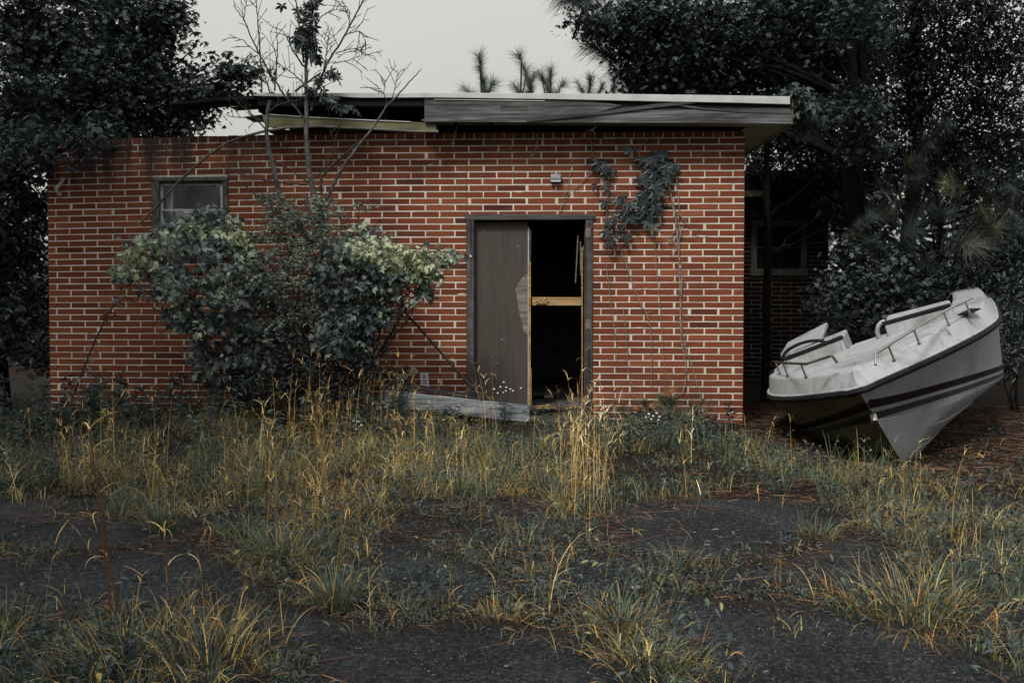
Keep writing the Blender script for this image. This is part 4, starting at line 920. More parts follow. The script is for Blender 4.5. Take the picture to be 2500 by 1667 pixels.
# ---------------------------------------------------------------- pines
def pine(name, label, base, top, r, tips, ln, group=None, mat=m_needle, trunk=m_bark, tint=(.45, .2), k=3):
    base = np.asarray(base, float); top = np.asarray(top, float); th = thing(name, label, 'pine tree', base, group=group)
    g = Geo(); q = np.linspace(0, 1, 10)[:, None]; P = base + (top - base) * q; P[1:-1, :2] += rng.normal(0, .02, (8, 2)); g.tube(P - base, r * (1 - .8 * q[:, 0]), 7)
    gn = Geo()
    for (e, d, l) in tips:
        e = np.asarray(e, float); d = unit(np.asarray(d, float)); a = P[int(np.clip((e[2] - .3 - base[2]) / (top[2] - base[2]), .05, .95) * 9)]
        if np.linalg.norm(e - top) > .02: limb(g, a - base, e - base, r * .35, .006, -.12, 8, .02, 5)
        s_ = l * np.array([1.0, .85, .8])[:k]; pos = np.stack([e - d * .35 * l * j for j in range(k)])
        nn = rng.normal(0, 1, (k, 3)); gn.inst(T_TUFT[0], T_TUFT[1], frames(np.repeat(d[None], k, 0) + rng.normal(0, .08, (k, 3)), nn), pos - base, s_, 0, np.clip(rng.normal(*tint, k), 0, 1))
    g.build('trunk', trunk, th, smooth=True); gn.build('crown', mat, th); return th
PB = 'young pines showing over the roof'
def ptree(label, Yp, shoots, ln=.19):
    x0 = at(shoots[0][0], 600, Yp)[0]; tips = []
    for (px, py, dx) in shoots:
        e = at(px, py, Yp + rng.normal(0, .1)); d = np.array([dx, rng.normal(0, .1), 1.0]); tips.append((e, d, ln)); tips.append((e - unit(d) * .2, d, ln * .9)); tips.append((e - unit(d) * .38, d, ln * .8))
    for k_ in range(8): a = rng.uniform(0, 2 * pi); tips.append((np.array([x0 + .5 * math.cos(a), Yp + .5 * math.sin(a), at(shoots[0][0], 245, Yp)[2] - rng.uniform(.1, .7)]), (math.cos(a), math.sin(a), .8), ln))
    t_ = tips[0][0]; pine('pine_tree', label, (x0, Yp, 0), t_ + np.array([0, 0, -.05]), .05, tips, ln, PB)
ptree('pine with one round brush-like tip above the roof, leftmost of the pine tops', 14.2, [(1172, 150, -.15), (1196, 215, .5), (1143, 222, -.7)], .21)
ptree('pine with a tall pointed tip above the middle of the white roof edge', 14.0, [(1273, 150, -.35), (1300, 195, .35), (1262, 218, -.5)], .21)
ptree('pine with a short forked tip just right of the tallest pine tip', 14.4, [(1345, 183, .12), (1322, 188, -.5), (1368, 215, .7)], .19)
ptree('low pine whose tips barely clear the white roof edge', 14.3, [(1440, 203, .05), (1416, 210, -.5), (1468, 215, .6), (1500, 205, .1)], .18)
tips = [(at(1462, 122, 12.4), (-1, 0, .55), .34), (at(1490, 140, 12.4), (-1, .1, .5), .32), (at(1530, 205, 12.4), (-.5, 0, .8), .3), (at(1560, 200, 12.6), (-.3, 0, 1), .3), (at(1515, 180, 12.6), (-.8, 0, .6), .3), (at(1590, 215, 12.6), (.2, 0, 1), .26),
        (at(1400, 2, 11.8), (-1, -.2, -.1), .32), (at(1450, -8, 11.8), (-1, -.2, -.3), .34), (at(1500, 20, 11.8), (-.8, -.2, -.6), .3), (at(1385, -12, 11.8), (-1, 0, .1), .3)]
pine('pine_tree', 'tall pine reaching a needle spray out leftwards under the broadleaf branches', (at(1760, 600, 14.4)[0], 14.4, 0), at(1760, -120, 14.4), .09, tips, .3)
tips = []
for (zx, zy, l) in ((1690, 1040, .27), (1530, 1220, .24), (1730, 1310, .33), (1990, 1400, .32), (2170, 1130, .26), (1800, 820, .26), (2110, 1250, .28), (1620, 1180, .22), (1440, 1270, .2), (2260, 1330, .28), (1880, 1240, .26), (1900, 700, .24), (1780, 1520, .24), (2200, 1500, .26), (1350, 1330, .2), (2300, 1080, .24), (1560, 1080, .26), (1650, 1420, .28), (1800, 1180, .28), (1960, 1080, .28), (2080, 1400, .3), (2250, 1210, .3), (1700, 940, .24), (2330, 1450, .3), (1860, 1480, .3), (2040, 960, .26), (1480, 1400, .24), (2150, 1330, .3)):
    tips.append((at(1500 + zx / 2.351, zy / 2.351, 11.6 + rng.normal(0, .25)), (rng.normal(0, .5), -1, .25 + rng.normal(0, .3)), l))
pine('pine_tree', 'young pine with long drooping needle sprays behind the boat', (at(2300, 800, 12.2)[0], 12.2, 0), at(2290, 330, 12.2), .06, tips, .3, tint=(.6, .22))
tips = []
b0 = gp(*D(1535, 985), .03)
for (px, py, l) in ((1528, 905, .085), (1515, 925, .09), (1545, 930, .09), (1500, 945, .08), (1560, 945, .08), (1590, 935, .07), (1615, 925, .06), (1480, 925, .06), (1470, 945, .07), (1535, 955, .10), (1520, 975, .10), (1560, 980, .09), (1600, 960, .07), (1530, 930, .10), (1510, 960, .10), (1550, 960, .10), (1540, 915, .09), (1575, 965, .09)):
    tips.append((at(px * K, py * K, b0[1] + rng.normal(0, .06)), (rng.normal(0, .35), rng.normal(0, .3), 1), l * 1.45))
pine('pine_seedling', 'bushy little pine seedling at the foot of the wall right of the door', b0, at(1528 * K, 900 * K, b0[1]), .012, tips, .1, mat=m_needle_seed, trunk=m_twig, tint=(.6, .2))['category'] = 'seedling'
b1 = at(233, 985, 9.9); b1[2] = .05
pine('pine_seedling', 'tiny yellowish pine seedling in the weeds at the left part of the wall', b1, at(232, 950, 9.9), .01, [(at(232 + dx, 950 + dy, 9.9), (dx / 30, 0, 1), .075) for dx, dy in ((0, 0), (-12, 6), (14, 8), (4, 14), (-6, 18))], .08, mat=m_needle_seed, trunk=m_twig, tint=(.62, .2))['category'] = 'seedling'

# far wood behind everything and an added belt behind the camera, one mass
g = Geo(); n = 16000
X = np.concatenate([rng.uniform(-26, -5.0, n // 2), rng.uniform(4.2, 30, n // 2)]); Yw = rng.uniform(17, 27, n); zt = 2.5 + .9 * (X > 3) + 1.3 * fbm(X * .35, Yw * 0 + 3, 77, 3) + .5 * (X > 0) * sstep(6, 12, X)
pos = np.stack([X, Yw, rng.random(n) * zt], 1); leaves(g, pos, rng.uniform(.3, .6, n), T_ELL, np.clip(rng.normal(.4, .2, n), 0, 1))
n = 7000; X = rng.uniform(-16, 16, n); Yw = rng.uniform(-13, -8, n); pos = np.stack([X, Yw, rng.random(n) * (4.2 + .35 * np.abs(X))], 1); leaves(g, pos, rng.uniform(.4, .8, n), T_ELL, np.clip(rng.normal(.4, .2, n), 0, 1))  # unseen leaf belt behind the camera, added to cut low sky fill
n = 5000; X = rng.uniform(-5, 4.5, n); pos = np.stack([X, rng.uniform(20, 27, n), rng.random(n) * 3.4], 1); leaves(g, pos, rng.uniform(.3, .6, n), T_ELL, np.clip(rng.normal(.4, .2, n), 0, 1))
stuff(g.build('woodland', m_lf_far), 'dark woodland behind the building and the boat, with an added unseen belt behind the camera', 'wood')
def shrub(name, label, cat, blobs, ncl, per, crad, size, mat, T, base, stems=8, sr=.012, **kw):
    base = np.asarray(base, float); th = thing(name, label, cat, base); cl = blob_clumps(blobs, ncl); g = Geo(); ex = kw.pop('extra', None)
    for b in blobs: limb(g, rng.normal(0, .04, 3) * np.array([1, 1, 0]), at(*b[:3]) - base, sr, .004, .12, 9, .06, 5)
    for c in cl[rng.permutation(len(cl))[:stems * 8]]:
        b = blobs[int(np.argmin([np.linalg.norm(at(*b[:3]) - c) for b in blobs]))]; limb(g, at(*b[:3]) - base, c - base, .006, .002, .08, 6, .06, 4)
    g.build('stems', m_twig, th, smooth=True); crown('foliage', mat, th, cl - base, per, crad, size, T, extra=None if ex is None else (lambda p: ex(p + base)), **kw); return th
shrub('understory_shrub', 'dark shrub in the shade directly behind the boat consoles', 'shrub', [(2130, 640, 11.9, 70), (2060, 720, 12, 60), (2170, 740, 12, 80), (2250, 690, 12, 70), (2090, 800, 12.2, 60)], 220, 22, .13, .07, m_lf_far, T_MAPLE, (4.3, 12, 0), tint=(.62, .2))
shrub('understory_shrub', 'dark shrub at the right picture edge behind the boat stern', 'shrub', [(2400, 650, 11.6, 80), (2480, 720, 11.4, 80), (2360, 720, 11.8, 60), (2480, 600, 11.8, 70), (2470, 850, 11.2, 80)], 220, 22, .13, .075, m_lf_far, T_ELL, (5.9, 11.6, 0), tint=(.6, .2))

# ---------------------------------------------------------------- shrubs against the wall
def lit(p):   # young pale leaves sit at the ends of the shoots, towards the top
    return .0
mb = gd(470, 905, .06); pale = lambda pts, r: (lambda p: sum(.5 * np.exp(-(((p - q) / r) ** 2).sum(1)) for q in pts))
shrub('maple_shrub', 'leafy shrub with pale young leaves in front of the window, left part of the thicket', 'shrub',
      [(315, 640, 9.6, 38), (365, 605, 9.6, 46), (440, 590, 9.7, 60), (530, 570, 9.75, 62), (590, 590, 9.8, 44), (480, 680, 9.7, 80), (400, 680, 9.6, 50), (560, 700, 9.7, 85), (450, 760, 9.75, 50), (530, 800, 9.75, 70), (310, 670, 9.6, 30), (620, 760, 9.8, 80), (470, 560, 9.75, 34), (520, 880, 9.8, 60), (600, 870, 9.9, 70)],
      290, 18, .06, .06, m_lf_bush, T_MAPLE, (at(590 * K, 700, 10)[0], 10.0, .06), droop=.75, updown=.7, tint=(.48, .15), extra=pale([at(300, 650, 9.5), at(335, 620, 9.5), at(480, 555, 9.6), at(600, 590, 9.7), at(565, 560, 9.6), at(545, 725, 9.5), at(400, 600, 9.5), at(430, 720, 9.5)], .17))
shrub('privet_shrub', 'tall small-leaved shrub in the middle of the thicket around the bare sapling', 'shrub',
      [(680, 540, 9.9, 55), (660, 490, 9.9, 28), (720, 560, 9.9, 60), (790, 545, 9.85, 55), (780, 495, 9.9, 26), (700, 640, 9.8, 80), (780, 640, 9.8, 70), (720, 720, 9.85, 75), (820, 590, 9.8, 50), (880, 500, 9.9, 14), (680, 800, 9.9, 80), (780, 780, 9.9, 60), (640, 660, 9.75, 60)],
      470, 16, .055, .044, m_lf_bush, T_ELL, (at(690 * K, 700, 10)[0], 10.02, .06), droop=.2, updown=.55, tint=(.62, .2))
shrub('maple_shrub', 'leafy shrub with pale yellow-green sprays reaching right towards the door', 'shrub',
      [(860, 625, 9.6, 46), (920, 620, 9.6, 46), (965, 635, 9.6, 40), (1010, 650, 9.6, 34), (1050, 660, 9.6, 20), (1085, 640, 9.6, 16), (1095, 622, 9.6, 11), (1040, 625, 9.6, 10), (880, 690, 9.65, 55), (950, 690, 9.65, 45), (1030, 700, 9.65, 24), (860, 770, 9.7, 50), (830, 810, 9.75, 55), (910, 770, 9.7, 34), (880, 850, 9.8, 40), (960, 745, 9.7, 22), (820, 680, 9.7, 50), (890, 560, 9.85, 26)],
      270, 17, .06, .062, m_lf_bush, T_MAPLE, (at(790 * K, 700, 9.95)[0], 9.95, .06), droop=.8, updown=.7, tint=(.46, .15), extra=pale([at(880, 590, 9.5), at(960, 605, 9.5), at(1040, 650, 9.5), at(1095, 630, 9.5), at(1010, 630, 9.5), at(920, 590, 9.5)], .2))
shrub('bramble', 'low dark bramble filling the shade under the thicket', 'shrub',
      [(560, 900, 9.8, 60), (640, 920, 9.75, 70), (740, 900, 9.75, 80), (830, 900, 9.8, 65), (480, 920, 9.85, 50), (900, 900, 9.85, 40), (700, 850, 9.9, 60)], 230, 15, .09, .05, m_lf_ivy, T_ELL, (at(660 * K, 700, 9.85)[0], 9.85, .06), tint=(.4, .25), droop=.4)
# slender leafy shoot leaning at the left
g = Geo(); P = np.array([at(*D(x, y), 9.9) for x, y in ((170, 905), (190, 850), (215, 790), (245, 725), (270, 690), (300, 672))]); base = P[0].copy()
th = thing('leafy_shoot', 'single leafy shoot leaning right in front of the left wall', 'plant', base); g.tube(P - base, np.linspace(.012, .004, 6), 5); g.build('stem', m_twig, th)
g = Geo(); q = np.repeat(np.linspace(.1, 1, 22), 1); pos = np.stack([np.interp(q, np.linspace(0, 1, 6), (P - base)[:, k]) for k in range(3)], 1); leaves(g, pos, rng.uniform(.07, .12, 22), T_ELL, rng.uniform(.4, .7, 22), droop=.3); g.build('leaves', m_lf_bush, th)

# ---------------------------------------------------------------- bare sapling
def B1(x, y): return (560 + x / 3.136, y / 3.136)
base = np.array([at(*D(735, 905), 9.95)[0], 9.95, .08]); sap = thing('bare_sapling', 'many-stemmed half-dead sapling with bare twigs rising above the roof edge', 'tree', base)
g = Geo(); lines = [
    ([(720, 2400), (735, 1900), (700, 1568), (640, 1480), (605, 1300), (590, 1100), (590, 900), (588, 700), (585, 520), (597, 380), (620, 170), (658, 0), (690, -160)], .036, .008),
    ([(580, 520), (500, 420), (440, 290), (395, 220)], .010, .003), ([(572, 500), (545, 300), (520, 100), (500, -60)], .012, .005),
    ([(640, 1900), (500, 1650), (385, 1500), (345, 1330), (310, 1180), (285, 1050), (286, 900), (300, 800), (312, 775)], .03, .014),
    ([(585, 930), (520, 840), (420, 740), (330, 590), (235, 430), (160, 270), (110, 150), (20, 30)], .013, .004), ([(235, 430), (228, 300), (220, 180), (205, 0), (195, -90)], .008, .004),
    ([(248, 715), (242, 600), (236, 440)], .008, .006), ([(345, 710), (357, 560), (372, 380), (356, 200)], .010, .003), ([(310, 712), (275, 600), (250, 500)], .007, .003), ([(345, 712), (310, 712)], .007, .007),
    ([(725, 1560), (770, 1480), (860, 1290), (1000, 1100), (1140, 930), (1210, 800), (1290, 730), (1390, 620), (1482, 518)], .019, .004), ([(1250, 745), (1275, 640), (1290, 530)], .005, .002), ([(1180, 712), (1192, 660), (1193, 615)], .004, .002), ([(1215, 800), (1180, 712), (1120, 648)], .005, .002),
    ([(700, 1500), (700, 1350), (860, 1200), (1010, 1070)], .016, .008), ([(625, 860), (655, 740), (690, 620), (760, 470), (890, 260), (1000, 60), (1045, -50)], .015, .006), ([(890, 265), (1000, 235), (1040, 310), (1050, 375)], .006, .002), ([(1000, 235), (985, 370), (938, 485)], .005, .002), ([(800, 410), (920, 380), (985, 370), (1050, 440)], .006, .002),
    ([(790, 490), (920, 462)], .006, .003), ([(915, 215), (920, 90), (860, 10)], .006, .002), ([(745, 400), (760, 300), (780, 205)], .006, .002), ([(720, 545), (750, 350), (702, 255)], .006, .002), ([(590, 660), (480, 560), (370, 480)], .008, .003), ([(500, 705), (600, 630), (700, 560)], .012, .008),
    ([(300, 860), (400, 790), (560, 760), (620, 720)], .008, .003), ([(290, 950), (200, 900), (60, 900), (0, 890)], .008, .003), ([(285, 1000), (150, 850), (0, 740)], .009, .003), ([(110, 150), (130, 40), (120, -30)], .005, .002), ([(620, 300), (700, 120), (800, 80), (880, 70)], .007, .002), ([(230, 420), (100, 310), (0, 265)], .006, .003), ([(640, 1420), (480, 1310), (340, 1230), (160, 1150)], .010, .003), ([(640, 1390), (760, 1260), (820, 1100), (760, 1000)], .008, .003),
    ([(610, 1420), (420, 1400), (200, 1370), (60, 1330)], .009, .003), ([(690, 2100), (560, 1900), (300, 1560), (60, 1380), (-120, 1290)], .009, .003)]
def pl3(l, Y): return np.array([at(*B1(x, y), Y) for x, y in l])
for l, r0, r1 in lines:
    Y = 9.95 + rng.normal(0, .06) if r0 < .03 else 9.95
    P = pl3(l, Y); n = len(P); ti = np.linspace(0, 1, n * 5); tt_ = np.linspace(0, 1, n); P = np.stack([np.interp(ti, tt_, P[:, k]) for k in range(3)], 1)
    if n > 3: kk = np.array([.2, .2, .2, .2, .2]); Pp = np.pad(P, ((2, 2), (0, 0)), 'edge'); P = np.stack([np.convolve(Pp[:, k], kk, 'valid') for k in range(3)], 1)
    P += rng.normal(0, .003, P.shape); rr = np.linspace(r0, r1, len(P)); g.tube(P - base, rr, 7 if r0 > .012 else 5, 0 if r0 > .0185 else 1)
    if r0 < .016:     # twigs
        for k in range(4, len(P) - 1, 2):
            if rng.random() < .8:
                d = unit(P[k + 1] - P[k] + 1e-6); a = rng.normal(0, 1, 3); a[1] *= .5; d2 = unit(d + unit(np.cross(d, [0, 1, 0]) * rng.choice([-1, 1]) + a * .4) * .9); l_ = rng.uniform(.06, .24)
                e = P[k] + d2 * l_ + np.array([0, 0, .2 * l_]); mid = (P[k] + e) / 2 + rng.normal(0, .008, 3); g.tube(np.stack([P[k], mid, e]) - base, [.0042, .0034, .0024], 4, 1)
                for _ in range(rng.integers(0, 3)):
                    f_ = mid + (e - mid) * rng.random(); g.tube(np.stack([f_, f_ + unit(d2 + rng.normal(0, .6, 3)) * l_ * rng.uniform(.25, .5)]) - base, [.003, .002], 4, 1)
g.build('trunk', [m_barkgrey, m_twig], sap, smooth=True)
g = Geo()
for (x, y, r, n, t0) in ((580, 250, 60, 26, .3), (540, 300, 60, 16, .3), (640, 300, 45, 16, .3), (600, 360, 50, 14, .3), (650, 430, 40, 10, .35), (600, 40, 60, 16, .3), (570, 100, 40, 8, .3), (665, 110, 24, 6, .3), (650, 20, 30, 8, .3), (385, 50, 16, 3, .35), (770, 575, 50, 10, .35), (690, 600, 30, 5, .35), (820, 590, 20, 4, .35), (620, 680, 30, 6, .3), (455, 712, 14, 3, .35), (720, 735, 30, 4, .55), (800, 760, 30, 4, .6), (750, 810, 25, 4, .6), (840, 830, 25, 4, .7), (905, 830, 25, 4, .7), (970, 845, 18, 2, .75), (680, 450, 25, 6, .3), (700, 690, 30, 5, .35)):
    pos = np.array([at(*B1(x + rng.normal(0, r * .62), y + rng.normal(0, r * .75)), 9.9 + rng.normal(0, .09)) for _ in range(n)]); leaves(g, pos - base, rng.uniform(.05, .095, n), T_PALM, np.clip(rng.normal(t0 - .1, .12, n), 0, 1), droop=1.0, updown=.45)
g.build('leaves', m_lf_ivy, sap)

# ---------------------------------------------------------------- creepers
def wpt(px, py, off): u, z = wl(px, py, off); return wp(u, off, z)
base = wp(-.55, -.05, 0.05)
cr = thing('wall_creeper', 'five-fingered creeper climbing the bricks above and right of the door', 'vine', base)
def I1(x, y): return (1400 + x / 5.227, 300 + y / 5.227)
def I2(x, y): return (1400 + x / 5.227, 750 + y / 5.227)
def I3(x, y): return (850 + x / 2.351, 450 + y / 2.351)
g = Geo(); vl = [([I1(*q) for q in l], r) for l, r in (([(290, 40), (250, 90), (200, 100), (120, 160), (40, 222)], .005), ([(220, 140), (215, 210), (240, 360), (245, 600), (400, 640)], .005), ([(250, 95), (270, 160), (285, 195)], .004), ([(510, 150), (520, 250), (535, 330), (600, 335), (700, 330)], .005), ([(930, 215), (870, 300), (835, 370), (840, 480), (860, 600), (862, 700), (880, 830), (900, 990)], .006),
      ([(1150, 640), (1160, 830), (1220, 850)], .007), ([(1170, 420), (1215, 780), (1250, 960), (1290, 1150), (1310, 1320), (1325, 1560)], .008), ([(1310, 560), (1325, 640), (1310, 790), (1340, 900), (1350, 1100), (1345, 1300), (1370, 1400), (1330, 1540)], .006), ([(1300, 1360), (1250, 1440), (1210, 1520)], .005), ([(1350, 1160), (1410, 1240), (1450, 1280)], .004), ([(1160, 1060), (1270, 1060)], .004), ([(1370, 1330), (1380, 1420), (1330, 1530), (1340, 1640)], .006), ([(400, 640), (415, 830), (440, 980), (540, 1010), (700, 1000), (860, 960), (1000, 1020)], .006), ([(440, 1000), (420, 1250), (430, 1500)], .005), ([(1000, 1020), (1080, 800), (1170, 420)], .006))]
vl += [([I3(*q) for q in l], r) for l, r in (([(1555, 360), (1570, 400), (1610, 500), (1660, 650), (1720, 760), (1738, 850), (1742, 1050), (1740, 1150)], .006), ([(1840, 0), (1880, 180), (1900, 400), (1915, 560), (1905, 750), (1910, 880), (1945, 1070), (1935, 1150), (1920, 1200)], .008), ([(1890, 260), (1900, 420), (1905, 600), (1908, 800), (1940, 950), (1990, 1100), (2050, 1300), (2130, 1400)], .007), ([(1480, 440), (1510, 700), (1535, 880), (1545, 1080)], .004), ([(1760, 300), (1775, 560), (1800, 800), (1810, 1010), (1840, 1130)], .004), ([(1840, 330), (1890, 300), (1880, 380), (1850, 420)], .005), ([(1580, 700), (1600, 900), (1610, 1100), (1650, 1250)], .004))]
vl += [([(900 + x / 2.351, y / 2.351) for x, y in l], r) for l, r in (([(965, 770), (970, 830), (945, 880), (925, 915), (935, 880)], .006), ([(505, 720), (500, 800), (487, 850)], .005), ([(815, 800), (820, 900), (830, 1040)], .004), ([(1175, 870), (1150, 1050), (1080, 1250)], .004), ([(1290, 980), (1150, 1110), (1100, 1210)], .004))]
for l, r in vl:
    P = np.array([wpt(x, y, -.014 - rng.uniform(0, .012) - (.2 if y < 340 else 0) * sstep(345, 315, y)) for x, y in l]); n = len(P); ti = np.linspace(0, 1, n * 4); P = np.stack([np.interp(ti, np.linspace(0, 1, n), P[:, k]) for k in range(3)], 1) + rng.normal(0, .0025, (n * 4, 3)); g.tube(P - base, np.linspace(r, r * .6, len(P)), 5)
    for k in range(2, len(P) - 1, 3):
        if rng.random() < .4: e = P[k] + np.array([rng.normal(0, .05), -.01, rng.normal(0, .05)]); g.tube(np.stack([P[k], (P[k] + e) / 2 + rng.normal(0, .006, 3), e]) - base, [.003, .0025, .0015], 4)
g.build('stems', m_vine, cr, smooth=True)
g = Geo(); pts = [(300, 470), (270, 500), (330, 520), (450, 580), (400, 600), (520, 590), (370, 800), (310, 820), (430, 830), (430, 1010), (540, 990), (640, 930), (730, 1010), (880, 920), (840, 960), (950, 1050), (1040, 970), (1000, 600), (960, 560), (1180, 560), (1130, 520), (1240, 500), (1080, 410), (1060, 720), (1000, 760), (980, 800), (1120, 850), (1070, 910), (580, 1150), (530, 1180), (700, 1190), (650, 1130), (880, 1150), (820, 1170), (1030, 1110), (930, 1230), (870, 690), (840, 720), (430, 1250), (570, 1310), (410, 1360), (540, 1440), (640, 1450), (410, 1530), (500, 1540), (1150, 380), (1200, 620), (980, 1270), (760, 1150), (1290, 540), (930, 1000), (1000, 900), (1210, 700), (1010, 450), (900, 1090), (760, 1030), (960, 1160), (1060, 1060), (470, 1290), (720, 330), (870, 450)]
pos = []; 
for (x, y) in pts:
    for _ in range(2 if 850 < x < 1300 and 350 < y < 1200 else 1): pos.append(wpt(*I1(x + rng.normal(0, 22), y + rng.normal(0, 18)), -.05 - rng.random() * .05))
pos = np.array(pos); n = len(pos)
d = np.stack([rng.normal(0, .5, n), -.35 + rng.normal(0, .15, n), -1 + rng.normal(0, .3, n)], 1); nn = np.stack([rng.normal(0, .35, n), -1 + 0 * d[:, 0], .45 + rng.normal(0, .25, n)], 1)
g.inst(T_PALM[0], T_PALM[1], frames(d, nn), pos - base, rng.uniform(.075, .12, n), 0, np.clip(rng.normal(.5, .22, n), 0, 1)); g.build('leaves', m_lf_ivy, cr)
c0 = at(1960, 250, 10.0); cl = blob_clumps([(1945, 240, 10, 22), (1975, 250, 10, 22), (1960, 275, 10.1, 20), (1925, 228, 10.1, 14), (1985, 285, 10.2, 18), (1950, 315, 10.3, 18)], 30)
rc = thing('roof_creeper', 'clump of creeper leaves spilling over the right corner of the roof', 'vine', c0)
crown('leaves', m_lf_ivy, rc, cl - c0, 5, .05, .10, T_PALM, tint=(.6, .2), droop=1.0); g = Geo()
for c in cl[:14]: limb(g, np.array([-.05, .05, .1]), c - c0, .006, .003, .1, 6, .05, 4)
g.build('stems', m_vine, rc)

# ---------------------------------------------------------------- grasses and weeds
def blades(g, base, h, w_, az, th0, th1, t, m=0, K_=5, p=1.6, curl=None):
    # ribbons whose tilt from the vertical grows from th0 at the foot to th0 + th1 at the tip
    n = len(base); s_ = np.linspace(0, 1, K_ + 1); th = th0[:, None] + th1[:, None] * ((s_[:-1] + s_[1:]) / 2)[None] ** p
    dl = (h / K_)[:, None]; az_ = az[:, None] + (0 if curl is None else curl[:, None] * s_[:-1][None])
    dx = np.sin(th) * np.cos(az_) * dl; dy = np.sin(th) * np.sin(az_) * dl; dz = np.cos(th) * dl
    z0 = np.zeros((n, 1)); Cc = np.stack([np.concatenate([z0, np.cumsum(q, 1)], 1) for q in (dx, dy, dz)], -1) + base[:, None]
    tw = az + pi / 2 + rng.normal(0, .6, n); sd_ = np.stack([np.cos(tw), np.sin(tw), 0 * tw], -1)[:, None] * (w_[:, None] * np.clip(1.05 - s_ ** 2.2, .06, 1)[None] * .5)[..., None]
    V = np.stack([Cc - sd_, Cc + sd_], 2).reshape(n, -1, 3); k = 2 * (K_ + 1)
    q = np.array([[2 * i, 2 * i + 1, 2 * i + 3, 2 * i + 2] for i in range(K_)])
    g.add(V.reshape(-1, 3), (q[None] + (np.arange(n) * k)[:, None, None]).reshape(-1, 4), m, np.repeat(np.clip(t, 0, 1), k)); return Cc
BX = [-400, 0, 250, 440, 500, 620, 760, 850, 900, 1000, 1150, 1250, 1300, 1350, 1420, 1480, 1560, 1700, 1850, 1930, 1990, 2080, 2200, 2352, 2700]
BYd = [1215, 1200, 1195, 1195, 1240, 1330, 1330, 1270, 1195, 1180, 1165, 1160, 1235, 1260, 1215, 1165, 1150, 1140, 1150, 1175, 1235, 1330, 1390, 1420, 1450]
def disp(P): q = proj(P); return q[:, 0] / K, q[:, 1] / K
def density(X, Y):
    x, y = disp(np.stack([X, Y, 0 * X], 1)); nb = np.interp(x, BX, BYd) + 70 * (fbm(X * 1.7, Y * 1.7, 41, 4) - .47)
    far = sstep(6, -14, y - nb)
    far = far * (0.22 + .78 * sstep(.34, .56, fbm(X * 1.7, Y * 1.7, 17, 4)))
    far = far * np.where(X > 2.45, np.clip(1 - sstep(7.3, 8.1, Y) * .93, .05, 1), 1) * np.where(X < -4.9, 1 - .5 * sstep(8.6, 9.4, Y), 1)
    far = far * (1 - .93 * sstep(1.7, 2.0, X) * sstep(8.6, 9.0, Y) * sstep(3.2, 2.9, X))
    mid = .8 * sstep(1150, 1190, y) * sstep(1370, 1300, y) * sstep(480, 620, x) * sstep(1650, 1500, x) * sstep(.42, .60, fbm(X * 2.2 + 5, Y * 2.2, 29, 3)) + .5 * sstep(1500, 1420, np.abs(y - 1400) + 1400) * sstep(.46, .62, fbm(X * 1.9, Y * 1.9 + 8, 37, 4))
    far = far * (1 - .8 * sstep(-.75, -.5, X) * sstep(1.25, 1.0, X) * sstep(8.9, 9.3, Y))
    d = crack_dist(X, Y); ck = np.exp(-(d / .16) ** 2) * sstep(.32, .54, fbm(X * 1.4 + 3, Y * 1.4, 23, 3)) * 1.0
    bl = sstep(1420, 1475, y + 40 * (fbm(X * 3, Y * 3, 50, 3) - .5) * 2) * sstep(600, 500, x + 60 * (fbm(X * 4, Y * 4, 51, 2) - .5)) * .75
    rt_ = sstep(40, 10, np.hypot((x - 2120) * .28, y - 1415)) * .9
    return np.clip(np.maximum(np.maximum(np.maximum(far, mid), ck), np.maximum(bl, rt_)), 0, 1), far, x, y
def sample(n, fn):
    X = rng.uniform(-6.6, 6.6, n); Y = rng.uniform(3.2, 10.22, n); ok = np.abs(X) < Y * .545 + .35; wallY = 10.3 + (2.4 - X) * .0476
    ok &= ~((X < 2.42) & (Y > wallY - .06)); X, Y = X[ok], Y[ok]; d, far, x, y = density(X, Y); p = fn(d, far, x, y, X, Y); k = rng.random(len(X)) < p
    return X[k], Y[k], d[k], far[k], x[k], y[k]
def zed(X, Y): return np.maximum(gz(X, Y), np.where(Y < 7.0, -.01, -1)) - .01
def tufts(X, Y, per, spread):
    X2 = np.repeat(X, per); Y2 = np.repeat(Y, per); X2 = X2 + rng.normal(0, spread, len(X2)); Y2 = Y2 + rng.normal(0, spread, len(Y2)); return X2, Y2
# low green grass
g = Geo()
X, Y, d, far, x, y = sample(15500, lambda d, far, x, y, X, Y: d ** 1.2)
per = 15; X2, Y2 = tufts(X, Y, per, .035); n = len(X2); hh = np.repeat(np.clip(rng.normal(.17, .06, len(X)), .05, .36) * np.where(far > .3, 1.0, .62) * (.35 + 1.5 * fbm(X * 2.1, Y * 2.1, 67, 3)), per) * rng.uniform(.4, 1.2, n)
az = np.arctan2(Y2 - np.repeat(Y, per), X2 - np.repeat(X, per)) + rng.normal(0, .5, n)
tt_ = np.repeat(np.clip(rng.normal(.5, .16, len(X)) + .25 * (fbm(X * 1.2, Y * 1.2, 61, 3) - .47), 0, 1), per) + rng.normal(0, .12, n)
blades(g, np.stack([X2, Y2, zed(X2, Y2)], 1), hh, rng.uniform(.0022, .0045, n), az, rng.uniform(.02, .4, n), rng.uniform(.3, 2.0, n), tt_)
stuff(g.build('green_grass', m_green), 'low blue-green grass growing along the cracks and before the wall', 'grass')
